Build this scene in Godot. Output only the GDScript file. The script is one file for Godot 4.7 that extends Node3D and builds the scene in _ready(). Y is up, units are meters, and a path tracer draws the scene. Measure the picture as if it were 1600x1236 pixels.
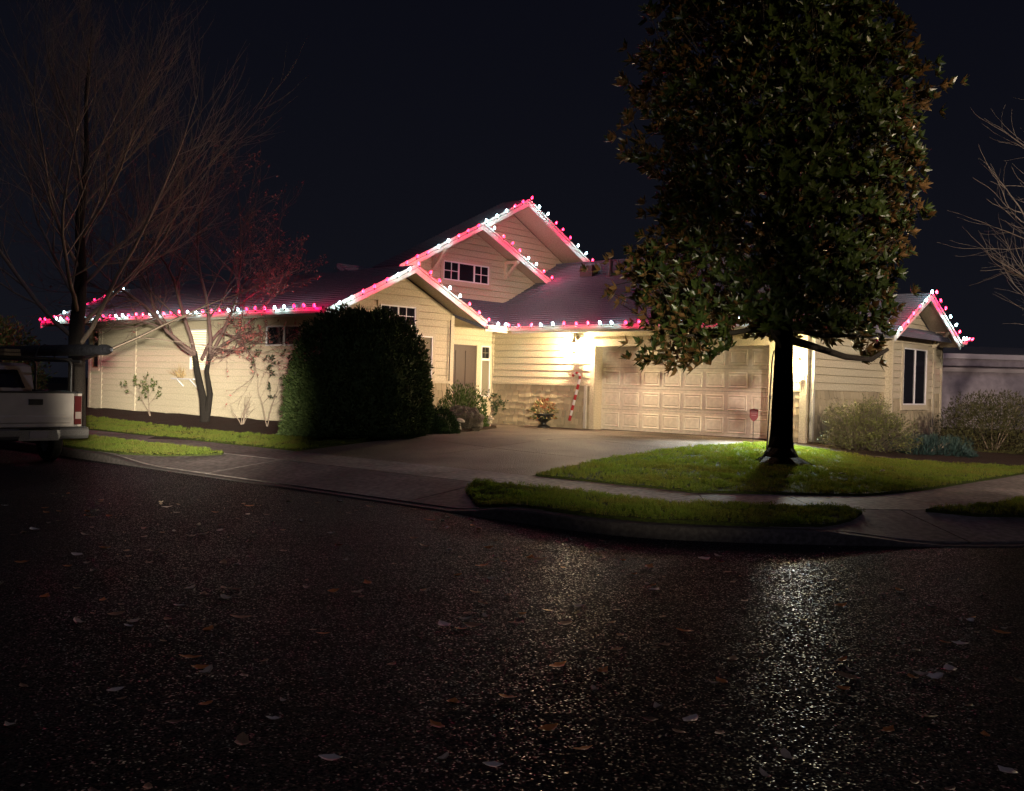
extends Node3D

var rng := RandomNumberGenerator.new()
var O := Vector3(2.147, 0.5, -26.25)          # the garage door's lower left corner
var HB := Basis(Vector3.UP, deg_to_rad(-41.7)) # house axes: x along the garage front, z out of it
var taken := {}
var M := {}
var KP := PackedVector2Array()                 # kerb line, densely sampled (x, z)
var KS := PackedFloat32Array()                 # distance along it
var KN := PackedVector2Array()                 # its normals, towards the house


class MB:
	var v := PackedVector3Array()
	var n := PackedVector3Array()
	var c := PackedColorArray()
	var col := Color.WHITE
	var colored := false
	func put(p: Vector3, q: Vector3) -> void:
		v.append(p)
		n.append(q)
		if colored:
			c.append(col)
	func tri(a: Vector3, b: Vector3, d: Vector3) -> void:
		var q := (d - a).cross(b - a).normalized()
		put(a, q)
		put(b, q)
		put(d, q)
	func tri_to(a: Vector3, b: Vector3, d: Vector3, hint: Vector3) -> void:
		if (d - a).cross(b - a).dot(hint) < 0.0:
			tri(a, d, b)
		else:
			tri(a, b, d)
	func quad(a: Vector3, b: Vector3, d: Vector3, e: Vector3, hint: Vector3) -> void:
		tri_to(a, b, d, hint)
		tri_to(a, d, e, hint)
	func box(m: Vector3, s: Vector3, bs := Basis()) -> void:
		var x := bs.x * s.x * 0.5
		var y := bs.y * s.y * 0.5
		var z := bs.z * s.z * 0.5
		quad(m + x - y - z, m + x + y - z, m + x + y + z, m + x - y + z, x)
		quad(m - x - y - z, m - x + y - z, m - x + y + z, m - x - y + z, -x)
		quad(m - x + y - z, m + x + y - z, m + x + y + z, m - x + y + z, y)
		quad(m - x - y - z, m + x - y - z, m + x - y + z, m - x - y + z, -y)
		quad(m - x - y + z, m + x - y + z, m + x + y + z, m - x + y + z, z)
		quad(m - x - y - z, m + x - y - z, m + x + y - z, m - x + y - z, -z)
	func span(a: Vector3, b: Vector3) -> void:   # a box between two corners
		box((a + b) * 0.5, (b - a).abs())
	func beam(a: Vector3, b: Vector3, w: float, h: float, up := Vector3.UP) -> void:
		var x := (b - a).normalized()
		var z := x.cross(up).normalized()
		box((a + b) * 0.5, Vector3(a.distance_to(b), h, w), Basis(x, z.cross(x), z))
	func extrude(poly: PackedVector2Array, at: Vector3, u: Vector3, w: Vector3, along: Vector3) -> void:
		var p := poly.duplicate()
		if Geometry2D.is_polygon_clockwise(p):
			p.reverse()
		var t := Geometry2D.triangulate_polygon(p)
		for i in range(0, t.size(), 3):
			var a := at + u * p[t[i]].x + w * p[t[i]].y
			var b := at + u * p[t[i + 1]].x + w * p[t[i + 1]].y
			var d := at + u * p[t[i + 2]].x + w * p[t[i + 2]].y
			tri_to(a, b, d, -along)
			tri_to(a + along, b + along, d + along, along)
		var way := 1.0 if Geometry2D.is_polygon_clockwise(p) else -1.0
		for i in p.size():
			var q := p[i]
			var r := p[(i + 1) % p.size()]
			var out := (u * (r.y - q.y) - w * (r.x - q.x)) * way * (-1.0)
			var a := at + u * q.x + w * q.y
			var b := at + u * r.x + w * r.y
			quad(a, b, b + along, a + along, out)
	func tube(path: PackedVector3Array, rad: PackedFloat32Array, sides := 6, caps := true) -> void:
		var rings := []
		var norms := []
		var ref := Vector3.UP
		for i in path.size():
			var d := (path[mini(i + 1, path.size() - 1)] - path[maxi(i - 1, 0)]).normalized()
			if absf(d.dot(ref)) > 0.95:
				ref = Vector3.RIGHT if absf(d.x) < 0.8 else Vector3.BACK
			var x := d.cross(ref).normalized()
			ref = x.cross(d).normalized()
			var ring := PackedVector3Array()
			var nn := PackedVector3Array()
			for k in sides:
				var a := TAU * k / sides
				var q := x * cos(a) + ref * sin(a)
				nn.append(q)
				ring.append(path[i] + q * rad[i])
			rings.append(ring)
			norms.append(nn)
		for i in path.size() - 1:
			for k in sides:
				var l := (k + 1) % sides
				var A: Vector3 = rings[i][k]
				var B: Vector3 = rings[i][l]
				var C: Vector3 = rings[i + 1][l]
				var D: Vector3 = rings[i + 1][k]
				var na: Vector3 = norms[i][k]
				var nb: Vector3 = norms[i][l]
				var nc: Vector3 = norms[i + 1][l]
				var nd: Vector3 = norms[i + 1][k]
				if (C - A).cross(B - A).dot(na + nb) < 0.0:
					put(A, na); put(C, nc); put(B, nb)
					put(A, na); put(D, nd); put(C, nc)
				else:
					put(A, na); put(B, nb); put(C, nc)
					put(A, na); put(C, nc); put(D, nd)
		if caps:
			for e in [0, path.size() - 1]:
				var out := path[e] - path[1 if e == 0 else e - 1]
				for k in sides:
					tri_to(path[e], rings[e][k], rings[e][(k + 1) % sides], out)
	func lathe(prof: PackedVector2Array, at: Vector3, sides := 12, bs := Basis()) -> void:
		for i in prof.size() - 1:
			var p := prof[i]
			var q := prof[i + 1]
			var sl := Vector2(q.y - p.y, p.x - q.x).normalized()
			for k in sides:
				var a := TAU * k / sides
				var b := TAU * (k + 1) / sides
				var ra := Vector3(cos(a), 0, sin(a))
				var rb := Vector3(cos(b), 0, sin(b))
				var n1 := bs * (ra * sl.x + Vector3.UP * sl.y)
				var n2 := bs * (rb * sl.x + Vector3.UP * sl.y)
				var A := at + bs * (ra * p.x + Vector3.UP * p.y)
				var B := at + bs * (rb * p.x + Vector3.UP * p.y)
				var C := at + bs * (rb * q.x + Vector3.UP * q.y)
				var D := at + bs * (ra * q.x + Vector3.UP * q.y)
				if (C - A).cross(B - A).dot(n1) >= 0.0:
					put(A, n1); put(B, n2); put(C, n2)
					put(A, n1); put(C, n2); put(D, n1)
				else:
					put(A, n1); put(C, n2); put(B, n2)
					put(A, n1); put(D, n1); put(C, n2)
	func leaf(p: Vector3, d: Vector3, side: Vector3, l: float, w: float, fold := 0.25) -> void:
		var up := side.cross(d).normalized()
		var m := p + d * l * 0.5 - up * w * fold
		var a := p + d * l * 0.45 + side * w * 0.5
		var b := p + d * l * 0.45 - side * w * 0.5
		var t := p + d * l - up * l * 0.08
		tri_to(p, a, m, up)
		tri_to(p, m, b, up)
		tri_to(m, a, t, up)
		tri_to(m, t, b, up)
	func mesh() -> ArrayMesh:
		var a := []
		a.resize(Mesh.ARRAY_MAX)
		a[Mesh.ARRAY_VERTEX] = v
		a[Mesh.ARRAY_NORMAL] = n
		if colored:
			a[Mesh.ARRAY_COLOR] = c
		var m := ArrayMesh.new()
		m.add_surface_from_arrays(Mesh.PRIMITIVE_TRIANGLES, a)
		return m


func numbered(called: String) -> String:
	var k: int = taken.get(called, 0)
	taken[called] = k + 1
	return called if k == 0 else "%s_%03d" % [called, k]

func obj(called: String, m, material: Material, parent: Node3D = null) -> MeshInstance3D:
	var o := MeshInstance3D.new()
	o.mesh = m.mesh() if m is MB else m
	o.material_override = material
	if parent == null:
		o.name = numbered(called)
		add_child(o)
	else:
		o.name = called
		parent.add_child(o, true)
	return o

func tag(o: Node, label: String, category: String, group := "") -> Node:
	o.set_meta("label", label)
	o.set_meta("category", category)
	if group:
		o.set_meta("group", group)
	return o

func thing(called: String, label: String, category: String, at := Vector3.ZERO, turn := Basis(), group := "") -> Node3D:
	var o := Node3D.new()
	o.name = numbered(called)
	add_child(o)
	o.transform = Transform3D(turn, at)
	tag(o, label, category, group)
	return o

func structure(called: String, m, material: Material) -> MeshInstance3D:
	var o := obj(called, m, material)
	o.set_meta("kind", "structure")
	return o

func hw(a: float, h: float, n: float) -> Vector3:
	return O + HB * Vector3(a, h, n)

func rnd(a: float, b: float) -> float:
	return rng.randf_range(a, b)

func rdir() -> Vector3:
	while true:
		var p := Vector3(rnd(-1, 1), rnd(-1, 1), rnd(-1, 1))
		if p.length() < 1.0 and p.length() > 0.1:
			return p.normalized()
	return Vector3.UP


# ---------------------------------------------------------------- materials
func lin(r: float, g: float, b: float) -> Color:
	return Color(r, g, b).linear_to_srgb()

func noise(freq: float, lo: float, hi: float, side := 512, kind := FastNoiseLite.TYPE_SIMPLEX, octaves := 4, sd := 1) -> NoiseTexture2D:
	var f := FastNoiseLite.new()
	f.seed = sd
	f.noise_type = kind
	f.frequency = freq
	f.fractal_octaves = octaves
	if kind == FastNoiseLite.TYPE_CELLULAR:
		f.cellular_return_type = FastNoiseLite.RETURN_DISTANCE
	var t := NoiseTexture2D.new()
	t.width = side
	t.height = side
	t.seamless = true
	t.noise = f
	var g := Gradient.new()
	g.colors = PackedColorArray([Color(lo, lo, lo), Color(hi, hi, hi)])
	t.color_ramp = g
	return t

func mat(color: Color, rough: float, tex: Texture2D = null, scale := 1.0, height: Texture2D = null, relief := 0.0, spec := 0.5, world := false) -> StandardMaterial3D:
	var m := StandardMaterial3D.new()
	m.albedo_color = color
	m.roughness = rough
	m.metallic_specular = spec
	if tex or height:
		m.uv1_triplanar = true
		m.uv1_world_triplanar = world
		m.uv1_scale = Vector3.ONE * scale
	if tex:
		m.albedo_texture = tex
	if height:
		m.heightmap_enabled = true
		m.heightmap_texture = height
		m.heightmap_scale = relief
	return m

func glow(color: Color, energy: float) -> StandardMaterial3D:
	var m := StandardMaterial3D.new()
	m.albedo_color = Color(0.8, 0.8, 0.8)
	m.roughness = 0.4
	m.emission_enabled = true
	m.emission = color
	m.emission_energy_multiplier = energy
	return m

func facets(side: int, freq: float, sd: int) -> Array:
	# a surface of small chips, each tilted its own way, a few of them smooth: its normals and its roughness
	var f := FastNoiseLite.new()
	f.seed = sd
	f.noise_type = FastNoiseLite.TYPE_CELLULAR
	f.frequency = freq
	f.fractal_type = FastNoiseLite.FRACTAL_NONE
	f.cellular_return_type = FastNoiseLite.RETURN_CELL_VALUE
	var src := f.get_image(side, side, false, false, false)
	var data := src.get_data()
	var out := PackedByteArray()
	out.resize(side * side * 3)
	var rough := PackedByteArray()
	rough.resize(side * side)
	var table := []
	for k in 256:
		var tilt := 0.5 * pow(fposmod(k * 0.7548, 1.0), 1.6)
		var way := TAU * fposmod(k * 0.5698, 1.0)
		table.append([int(127.5 + 127.5 * sin(tilt) * cos(way)), int(127.5 + 127.5 * sin(tilt) * sin(way)), int(127.5 + 127.5 * cos(tilt)), 80 if k * 37 % 256 < 34 else 245])
	for k in side * side:
		var e: Array = table[data[k]]
		out[k * 3] = e[0]
		out[k * 3 + 1] = e[1]
		out[k * 3 + 2] = e[2]
		rough[k] = e[3]
	return [ImageTexture.create_from_image(Image.create_from_data(side, side, false, Image.FORMAT_RGB8, out)), ImageTexture.create_from_image(Image.create_from_data(side, side, false, Image.FORMAT_L8, rough))]

func vmat(rough: float, spec := 0.5, back := Color.BLACK) -> StandardMaterial3D:
	var m := StandardMaterial3D.new()
	m.vertex_color_use_as_albedo = true
	m.roughness = rough
	m.metallic_specular = spec
	if back != Color.BLACK:
		m.backlight_enabled = true
		m.backlight = back
	return m

func materials() -> void:
	var fine := noise(0.05, 0.78, 1.0, 512)
	var grain := noise(0.2, 0.7, 1.0, 512, FastNoiseLite.TYPE_SIMPLEX, 3, 3)
	var patch := noise(0.012, 0.72, 1.0, 512, FastNoiseLite.TYPE_SIMPLEX, 5, 5)
	M.siding = mat(lin(0.68, 0.6, 0.43), 0.6, fine, 0.7, noise(0.05, 0, 1), 0.06)
	M.wall = mat(lin(0.62, 0.54, 0.38), 0.7, fine, 0.6)
	M.trim = mat(lin(0.66, 0.58, 0.42), 0.55, fine, 0.9)
	M.fascia = mat(lin(0.72, 0.69, 0.62), 0.5, fine, 0.9)
	M.gutter = mat(lin(0.6, 0.57, 0.5), 0.45, fine, 1.1)
	M.shingle = []
	for k in 4:
		var f := 1.0 - 0.09 * k
		M.shingle.append(mat(lin(0.6 * f, 0.5 * f, 0.33 * f), 0.8, grain, 0.8))
	M.roof = mat(lin(0.22, 0.23, 0.29), 0.85, noise(0.1, 0.5, 1.0, 512, FastNoiseLite.TYPE_SIMPLEX, 4, 8), 0.55, noise(0.3, 0, 1), 0.25)
	M.soffit = mat(lin(0.55, 0.48, 0.34), 0.7, fine, 0.6)
	M.frame = mat(lin(0.74, 0.72, 0.74), 0.4)
	M.dark_glass = mat(lin(0.012, 0.012, 0.016), 0.06)
	M.curtain = mat(lin(0.3, 0.27, 0.19), 0.8, noise(0.08, 0.6, 1.0), 2.0)
	M.pane = mat(Color(1, 1, 1, 0.08), 0.03)
	M.pane.transparency = BaseMaterial3D.TRANSPARENCY_ALPHA
	M.door = mat(lin(0.075, 0.048, 0.04), 0.5, noise(0.03, 0.75, 1.0), 1.4)
	M.garage = mat(lin(0.72, 0.65, 0.53), 0.5, noise(0.02, 0.9, 1.0), 0.7)
	M.seal = mat(lin(0.03, 0.026, 0.022), 0.8)
	M.black = mat(lin(0.015, 0.014, 0.014), 0.45)
	M.brass = mat(lin(0.10, 0.075, 0.05), 0.4)
	M.iron = mat(lin(0.04, 0.025, 0.02), 0.6)
	M.wood_frame = mat(lin(0.34, 0.2, 0.08), 0.6, noise(0.05, 0.7, 1.0), 2.0)
	M.asphalt = mat(lin(0.04, 0.036, 0.041), 1.0, noise(0.3, 0.5, 1.0, 1024, FastNoiseLite.TYPE_CELLULAR, 3, 4), 0.8, null, 0, 0.17, true)
	M.asphalt.normal_enabled = true
	var chips := facets(1024, 0.13, 21)
	M.asphalt.normal_texture = chips[0]
	M.asphalt.roughness_texture = chips[1]
	M.asphalt.normal_scale = 1.0
	M.asphalt.detail_enabled = true
	M.asphalt.detail_blend_mode = BaseMaterial3D.BLEND_MODE_MUL
	M.asphalt.detail_uv_layer = BaseMaterial3D.DETAIL_UV_2
	M.asphalt.uv2_triplanar = true
	M.asphalt.uv2_world_triplanar = true
	M.asphalt.uv2_scale = Vector3.ONE * 0.09
	M.asphalt.detail_albedo = patch
	var stains := noise(0.006, 0.62, 1.0, 512, FastNoiseLite.TYPE_SIMPLEX, 6, 44)
	M.concrete = mat(lin(0.34, 0.29, 0.27), 0.75, noise(0.03, 0.62, 1.0, 512, FastNoiseLite.TYPE_SIMPLEX, 6, 11), 0.45, noise(0.2, 0, 1, 512, FastNoiseLite.TYPE_SIMPLEX, 4, 2), 0.25, 0.25, true)
	M.kerb = mat(lin(0.15, 0.13, 0.12), 0.75, noise(0.04, 0.55, 1.0, 512, FastNoiseLite.TYPE_SIMPLEX, 6, 12), 0.6, noise(0.2, 0, 1), 0.25, 0.4, true)
	M.aggregate = mat(lin(0.48, 0.39, 0.31), 0.7, noise(0.14, 0.35, 1.0, 1024, FastNoiseLite.TYPE_CELLULAR, 2, 14), 0.32, noise(0.14, 0, 1, 1024, FastNoiseLite.TYPE_CELLULAR, 2, 14), 1.2, 0.25, true)
	for k in [M.concrete, M.aggregate, M.kerb]:
		k.detail_enabled = true
		k.detail_blend_mode = BaseMaterial3D.BLEND_MODE_MUL
		k.detail_uv_layer = BaseMaterial3D.DETAIL_UV_2
		k.uv2_triplanar = true
		k.uv2_world_triplanar = true
		k.uv2_scale = Vector3.ONE * 0.13
		k.detail_albedo = stains
	M.soil = mat(lin(0.05, 0.034, 0.022), 0.95, noise(0.1, 0.5, 1.0), 0.5, null, 0, 0.3, true)
	M.mulch = mat(lin(0.075, 0.042, 0.028), 0.9, noise(0.12, 0.4, 1.0, 512, FastNoiseLite.TYPE_CELLULAR, 3, 6), 0.8, noise(0.12, 0, 1, 512, FastNoiseLite.TYPE_CELLULAR, 3, 6), 3.0, 0.3, true)
	M.turf = mat(lin(0.045, 0.058, 0.014), 0.95, noise(0.08, 0.5, 1.0), 0.5, null, 0, 0.2, true)
	M.bark = mat(lin(0.075, 0.062, 0.05), 0.9, noise(0.05, 0.45, 1.0, 512, FastNoiseLite.TYPE_SIMPLEX, 5, 7), 1.6, noise(0.05, 0, 1, 512, FastNoiseLite.TYPE_SIMPLEX, 5, 7), 2.0, 0.3)
	M.twig = mat(lin(0.36, 0.28, 0.21), 0.85, noise(0.06, 0.6, 1.0), 2.0)
	M.pale_twig = mat(lin(0.17, 0.135, 0.11), 0.85, noise(0.06, 0.6, 1.0), 2.0)
	M.dark_bark = mat(lin(0.035, 0.029, 0.024), 0.9, noise(0.05, 0.45, 1.0, 512, FastNoiseLite.TYPE_SIMPLEX, 5, 7), 1.6, noise(0.05, 0, 1, 512, FastNoiseLite.TYPE_SIMPLEX, 5, 7), 2.0, 0.3)
	M.red_twig = mat(lin(0.17, 0.105, 0.09), 0.85, noise(0.06, 0.6, 1.0), 2.0)
	M.leaf = vmat(0.34, 0.55, Color(0.9, 1.0, 0.5))
	M.soft_leaf = vmat(0.6, 0.4, Color(0.25, 0.25, 0.2))
	M.dry_leaf = vmat(0.45, 0.5)
	M.grass = vmat(0.85, 0.15, Color(0.95, 0.95, 0.6))
	M.needle = vmat(0.8, 0.2)
	M.rock = mat(lin(0.16, 0.125, 0.085), 0.85, noise(0.03, 0.45, 1.0, 512, FastNoiseLite.TYPE_SIMPLEX, 6, 9), 1.2, noise(0.04, 0, 1, 512, FastNoiseLite.TYPE_SIMPLEX, 6, 9), 4.0)
	M.stone = mat(lin(0.42, 0.36, 0.29), 0.8, noise(0.06, 0.6, 1.0), 2.5)
	M.white = mat(lin(0.72, 0.7, 0.7), 0.6, fine, 1.5)
	M.red = mat(lin(0.4, 0.008, 0.018), 0.5, fine, 1.5)
	M.sign_red = mat(lin(0.3, 0.012, 0.03), 0.45)
	M.sign_print = mat(lin(0.5, 0.16, 0.2), 0.5)
	M.truck = mat(lin(0.36, 0.325, 0.29), 0.35, noise(0.01, 0.92, 1.0), 0.4)
	M.truck.clearcoat_enabled = true
	M.truck.clearcoat = 0.6
	M.truck.clearcoat_roughness = 0.15
	M.chrome = mat(lin(0.42, 0.4, 0.38), 0.3, noise(0.04, 0.75, 1.0), 2.0)
	M.chrome.metallic = 0.8
	M.tyre = mat(lin(0.015, 0.015, 0.015), 0.85)
	M.tail_red = mat(lin(0.06, 0.012, 0.012), 0.1)
	M.tail_clear = mat(lin(0.22, 0.18, 0.16), 0.12)
	M.plate = mat(lin(0.2, 0.18, 0.18), 0.5)
	M.lumber = mat(lin(0.42, 0.29, 0.13), 0.7, noise(0.03, 0.7, 1.0), 1.5)
	M.tarp = mat(lin(0.018, 0.018, 0.022), 0.5, null, 1.0, noise(0.02, 0, 1), 2.0)
	M.wire = mat(lin(0.01, 0.03, 0.015), 0.5)
	M.neighbour = mat(lin(0.4, 0.35, 0.4), 0.7, noise(0.02, 0.85, 1.0), 0.3)
	M.neighbour_trim = mat(lin(0.55, 0.5, 0.55), 0.6)
	M.red_bulb = glow(Color(1.0, 0.09, 0.27), 10.0)
	M.white_bulb = glow(Color(0.8, 0.97, 1.0), 14.0)
	M.warm_bulb = glow(Color(1.0, 0.8, 0.5), 30.0)
	M.cool_bulb = glow(Color(0.86, 0.97, 1.0), 60.0)
	M.lit_room = glow(Color(1.0, 0.88, 0.62), 1.5)


# ---------------------------------------------------------------- the lie of the land
func make_kerb_line() -> void:
	var pts := PackedVector2Array()
	for k in range(-60, 10):
		var p := hw(k, 0, 12.1)
		pts.append(Vector2(p.x, p.z))
	var c := Curve2D.new()
	for p in [Vector2(1.52, -10.86), Vector2(2.35, -10.74), Vector2(3.2, -10.73), Vector2(4.4, -10.78), Vector2(5.5, -10.95), Vector2(6.6, -11.5), Vector2(7.8, -12.5), Vector2(9.0, -13.8)]:
		pts.append(p)
	for k in range(1, 60):
		pts.append(Vector2(9.0 + 0.665 * k, -13.8 - 0.747 * k))
	for i in pts.size():   # rounded off
		var d: Vector2 = (pts[mini(i + 1, pts.size() - 1)] - pts[maxi(i - 1, 0)]).normalized()
		c.add_point(pts[i], -d * 0.3 if i > 0 else Vector2.ZERO, d * 0.3)
	var s := 0.0
	var length := c.get_baked_length()
	var steps := int(length / 0.4)
	for i in steps + 1:
		KP.append(c.sample_baked(length * i / steps, true))
	var zero := Vector2(hw(0, 0, 12.1).x, hw(0, 0, 12.1).z)
	var best := 0
	for i in KP.size():
		var d := (KP[mini(i + 1, KP.size() - 1)] - KP[maxi(i - 1, 0)]).normalized()
		KN.append(Vector2(d.y, -d.x))
		KS.append(s)
		if i + 1 < KP.size():
			s += KP[i].distance_to(KP[i + 1])
		if KP[i].distance_to(zero) < KP[best].distance_to(zero):
			best = i
	var off := KS[best]
	for i in KS.size():
		KS[i] -= off

func at_kerb(s: float, d: float) -> Vector2:   # a point d behind the kerb's face
	var i := clampi(int((s - KS[0]) / (KS[1] - KS[0])), 0, KP.size() - 2)
	while i > 0 and KS[i] > s:
		i -= 1
	while i < KP.size() - 2 and KS[i + 1] < s:
		i += 1
	var t := clampf((s - KS[i]) / (KS[i + 1] - KS[i]), 0, 1)
	return KP[i].lerp(KP[i + 1], t) + KN[i].lerp(KN[i + 1], t).normalized() * d

func ramp(x: float, a: float, b: float) -> float:
	return clampf((x - a) / (b - a), 0.0, 1.0)

func kerb_height(s: float) -> float:
	if s < 4.0:
		return lerpf(0.15, 0.02, smoothstep(-2.4, -0.3, s))
	if s < 9.5:
		return lerpf(0.02, 0.15, smoothstep(6.8, 7.9, s))
	return lerpf(lerpf(0.15, 0.015, smoothstep(11.3, 12.9, s)), 0.15, smoothstep(17.0, 19.0, s))

func rise(s: float, d: float) -> float:
	if d < 1.6:
		return lerpf(kerb_height(s), 0.2, clampf(d / 1.6, 0, 1))
	if d < 2.9:
		return lerpf(0.2, 0.22, (d - 1.6) / 1.3)
	var far := lerpf(5.9, 9.0, smoothstep(0.0, 6.0, s))
	return lerpf(0.22, 0.5, ramp(d, 2.9, far))

func ground(x: float, z: float) -> float:
	var p := Vector2(x, z)
	var best := 1e9
	var s := 0.0
	var k := 0
	for i in range(0, KP.size(), 6):
		var q := p.distance_squared_to(KP[i])
		if q < best:
			best = q
			k = i
	best = 1e9
	for i in range(maxi(0, k - 6), mini(KP.size() - 1, k + 6)):
		var q := Geometry2D.get_closest_point_to_segment(p, KP[i], KP[i + 1])
		var e := q.distance_squared_to(p)
		if e < best:
			best = e
			s = KS[i] + KP[i].distance_to(q)
	return rise(s, sqrt(best))

func on_ground(x: float, z: float, up := 0.0) -> Vector3:
	return Vector3(x, ground(x, z) + up, z)

func house_ground(a: float, n: float, up := 0.0) -> Vector3:
	var p := hw(a, 0, n)
	return on_ground(p.x, p.z, up)

func house_poly(pts: Array) -> PackedVector2Array:
	var out := PackedVector2Array()
	for p in pts:
		var q := hw(p[0], 0, p[1])
		out.append(Vector2(q.x, q.z))
	return out

func kerb_poly(pts: Array) -> PackedVector2Array:
	var out := PackedVector2Array()
	for p in pts:
		out.append(at_kerb(p[0], p[1]))
	return out

func sheet(poly: PackedVector2Array, cell: float, up: float, skirt := 0.0, bump := 0.0) -> MB:
	var mb := MB.new()
	var lo := poly[0]
	var hi := poly[0]
	for p in poly:
		lo = lo.min(p)
		hi = hi.max(p)
	var i0 := floori(lo.x / cell)
	var i1 := ceili(hi.x / cell)
	var j0 := floori(lo.y / cell)
	var j1 := ceili(hi.y / cell)
	var high := {}
	var f := FastNoiseLite.new()
	f.frequency = 0.7
	for i in range(i0, i1):
		for j in range(j0, j1):
			var sq := PackedVector2Array([Vector2(i, j) * cell, Vector2(i + 1, j) * cell, Vector2(i + 1, j + 1) * cell, Vector2(i, j + 1) * cell])
			for piece in Geometry2D.intersect_polygons(sq, poly):
				var t := Geometry2D.triangulate_polygon(piece)
				var w := PackedVector3Array()
				for p in piece:
					if not high.has(p):
						high[p] = ground(p.x, p.y) + up + bump * f.get_noise_2d(p.x, p.y)
					w.append(Vector3(p.x, high[p], p.y))
				for k in range(0, t.size(), 3):
					mb.tri_to(w[t[k]], w[t[k + 1]], w[t[k + 2]], Vector3.UP)
	if skirt > 0.0:
		var mid := Vector2.ZERO
		for p in poly:
			mid += p / poly.size()
		var cw := Geometry2D.is_polygon_clockwise(poly)
		for i in poly.size():
			var a := poly[i]
			var b := poly[(i + 1) % poly.size()]
			var parts := maxi(1, ceili(a.distance_to(b) / cell))
			for k in parts:
				var p := a.lerp(b, float(k) / parts)
				var q := a.lerp(b, float(k + 1) / parts)
				var hp := ground(p.x, p.y) + up + bump * f.get_noise_2d(p.x, p.y)
				var hq := ground(q.x, q.y) + up + bump * f.get_noise_2d(q.x, q.y)
				var out := Vector3(q.y - p.y, 0, p.x - q.x) * (1.0 if not cw else -1.0)
				mb.quad(Vector3(p.x, hp, p.y), Vector3(q.x, hq, q.y), Vector3(q.x, hq - skirt, q.y), Vector3(p.x, hp - skirt, p.y), out)
	return mb

func ribbon(s0: float, s1: float, d0: float, d1: float, up: float, skirt: float) -> MB:
	var pts := []
	var k := maxi(1, ceili((s1 - s0) / 0.5))
	for i in k + 1:
		pts.append([lerpf(s0, s1, float(i) / k), d0])
	for i in k + 1:
		pts.append([lerpf(s1, s0, float(i) / k), d1])
	var mb := MB.new()
	for i in k:
		for e in [[i, d0, d1]]:
			var sa := lerpf(s0, s1, float(i) / k)
			var sb := lerpf(s0, s1, float(i + 1) / k)
			var a := at_kerb(sa, d0)
			var b := at_kerb(sb, d0)
			var c := at_kerb(sb, d1)
			var d := at_kerb(sa, d1)
			var A := Vector3(a.x, rise(sa, d0) + up, a.y)
			var B := Vector3(b.x, rise(sb, d0) + up, b.y)
			var C := Vector3(c.x, rise(sb, d1) + up, c.y)
			var D := Vector3(d.x, rise(sa, d1) + up, d.y)
			var dn := Vector3.DOWN * skirt
			mb.quad(A, B, C, D, Vector3.UP)
			mb.quad(A, B, B + dn, A + dn, A - D)
			mb.quad(D, C, C + dn, D + dn, D - A)
			if i == 0:
				mb.quad(A, D, D + dn, A + dn, A - B)
			if i == k - 1:
				mb.quad(B, C, C + dn, B + dn, B - A)
	return mb


# ---------------------------------------------------------------- house helpers
const NFACE := Basis(Vector3.RIGHT, Vector3.UP, Vector3.BACK)
const AFACE := Basis(Vector3(0, 0, -1), Vector3.UP, Vector3.RIGHT)   # a wall that faces along the garage front: x runs against n

func pv(list: Array) -> PackedVector2Array:
	var out := PackedVector2Array()
	for p in list:
		out.append(Vector2(p[0], p[1]))
	return out

func rect(x0: float, y0: float, x1: float, y1: float) -> PackedVector2Array:
	return pv([[x0, y0], [x1, y0], [x1, y1], [x0, y1]])

func wall(called: String, house: Node3D, bs: Basis, at: Vector3, solid: Array, material: Material) -> MeshInstance3D:
	var mb := MB.new()
	for p in solid:
		mb.extrude(p, Vector3(0, 0, -0.16), Vector3.RIGHT, Vector3.UP, Vector3(0, 0, 0.16))
	var o := obj(called, mb, material, house)
	o.transform = Transform3D(bs, at)
	return o

func boards(w: Node3D, outline: PackedVector2Array, y0: float, y1: float, holes: Array, step := 0.176) -> void:
	var lo := 1e9
	var hi := -1e9
	for p in outline:
		lo = minf(lo, p.x)
		hi = maxf(hi, p.x)
	var y := y0
	while y < y1 - 0.02:
		var top := minf(y + step, y1)
		for piece in Geometry2D.intersect_polygons(rect(lo - 1, y, hi + 1, top - 0.018), outline):
			var left := [piece]
			for h in holes:
				var next := []
				for q in left:
					next.append_array(Geometry2D.clip_polygons(q, h))
				left = next
			for q in left:
				var mb := MB.new()
				var t := Geometry2D.triangulate_polygon(q)
				var pts := PackedVector3Array()
				for p in q:
					pts.append(Vector3(p.x, p.y, lerpf(0.042, 0.022, (p.y - y) / step)))
				for k in range(0, t.size(), 3):
					mb.tri_to(pts[t[k]], pts[t[k + 1]], pts[t[k + 2]], Vector3.BACK)
				var cw := Geometry2D.is_polygon_clockwise(q)
				for k in q.size():
					var a := pts[k]
					var b := pts[(k + 1) % q.size()]
					mb.quad(a, b, Vector3(b.x, b.y, 0.002), Vector3(a.x, a.y, 0.002), Vector3(b.y - a.y, a.x - b.x, 0) * (-1.0 if cw else 1.0))
				obj("siding_board", mb, M.siding, w)
		y = top

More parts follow.
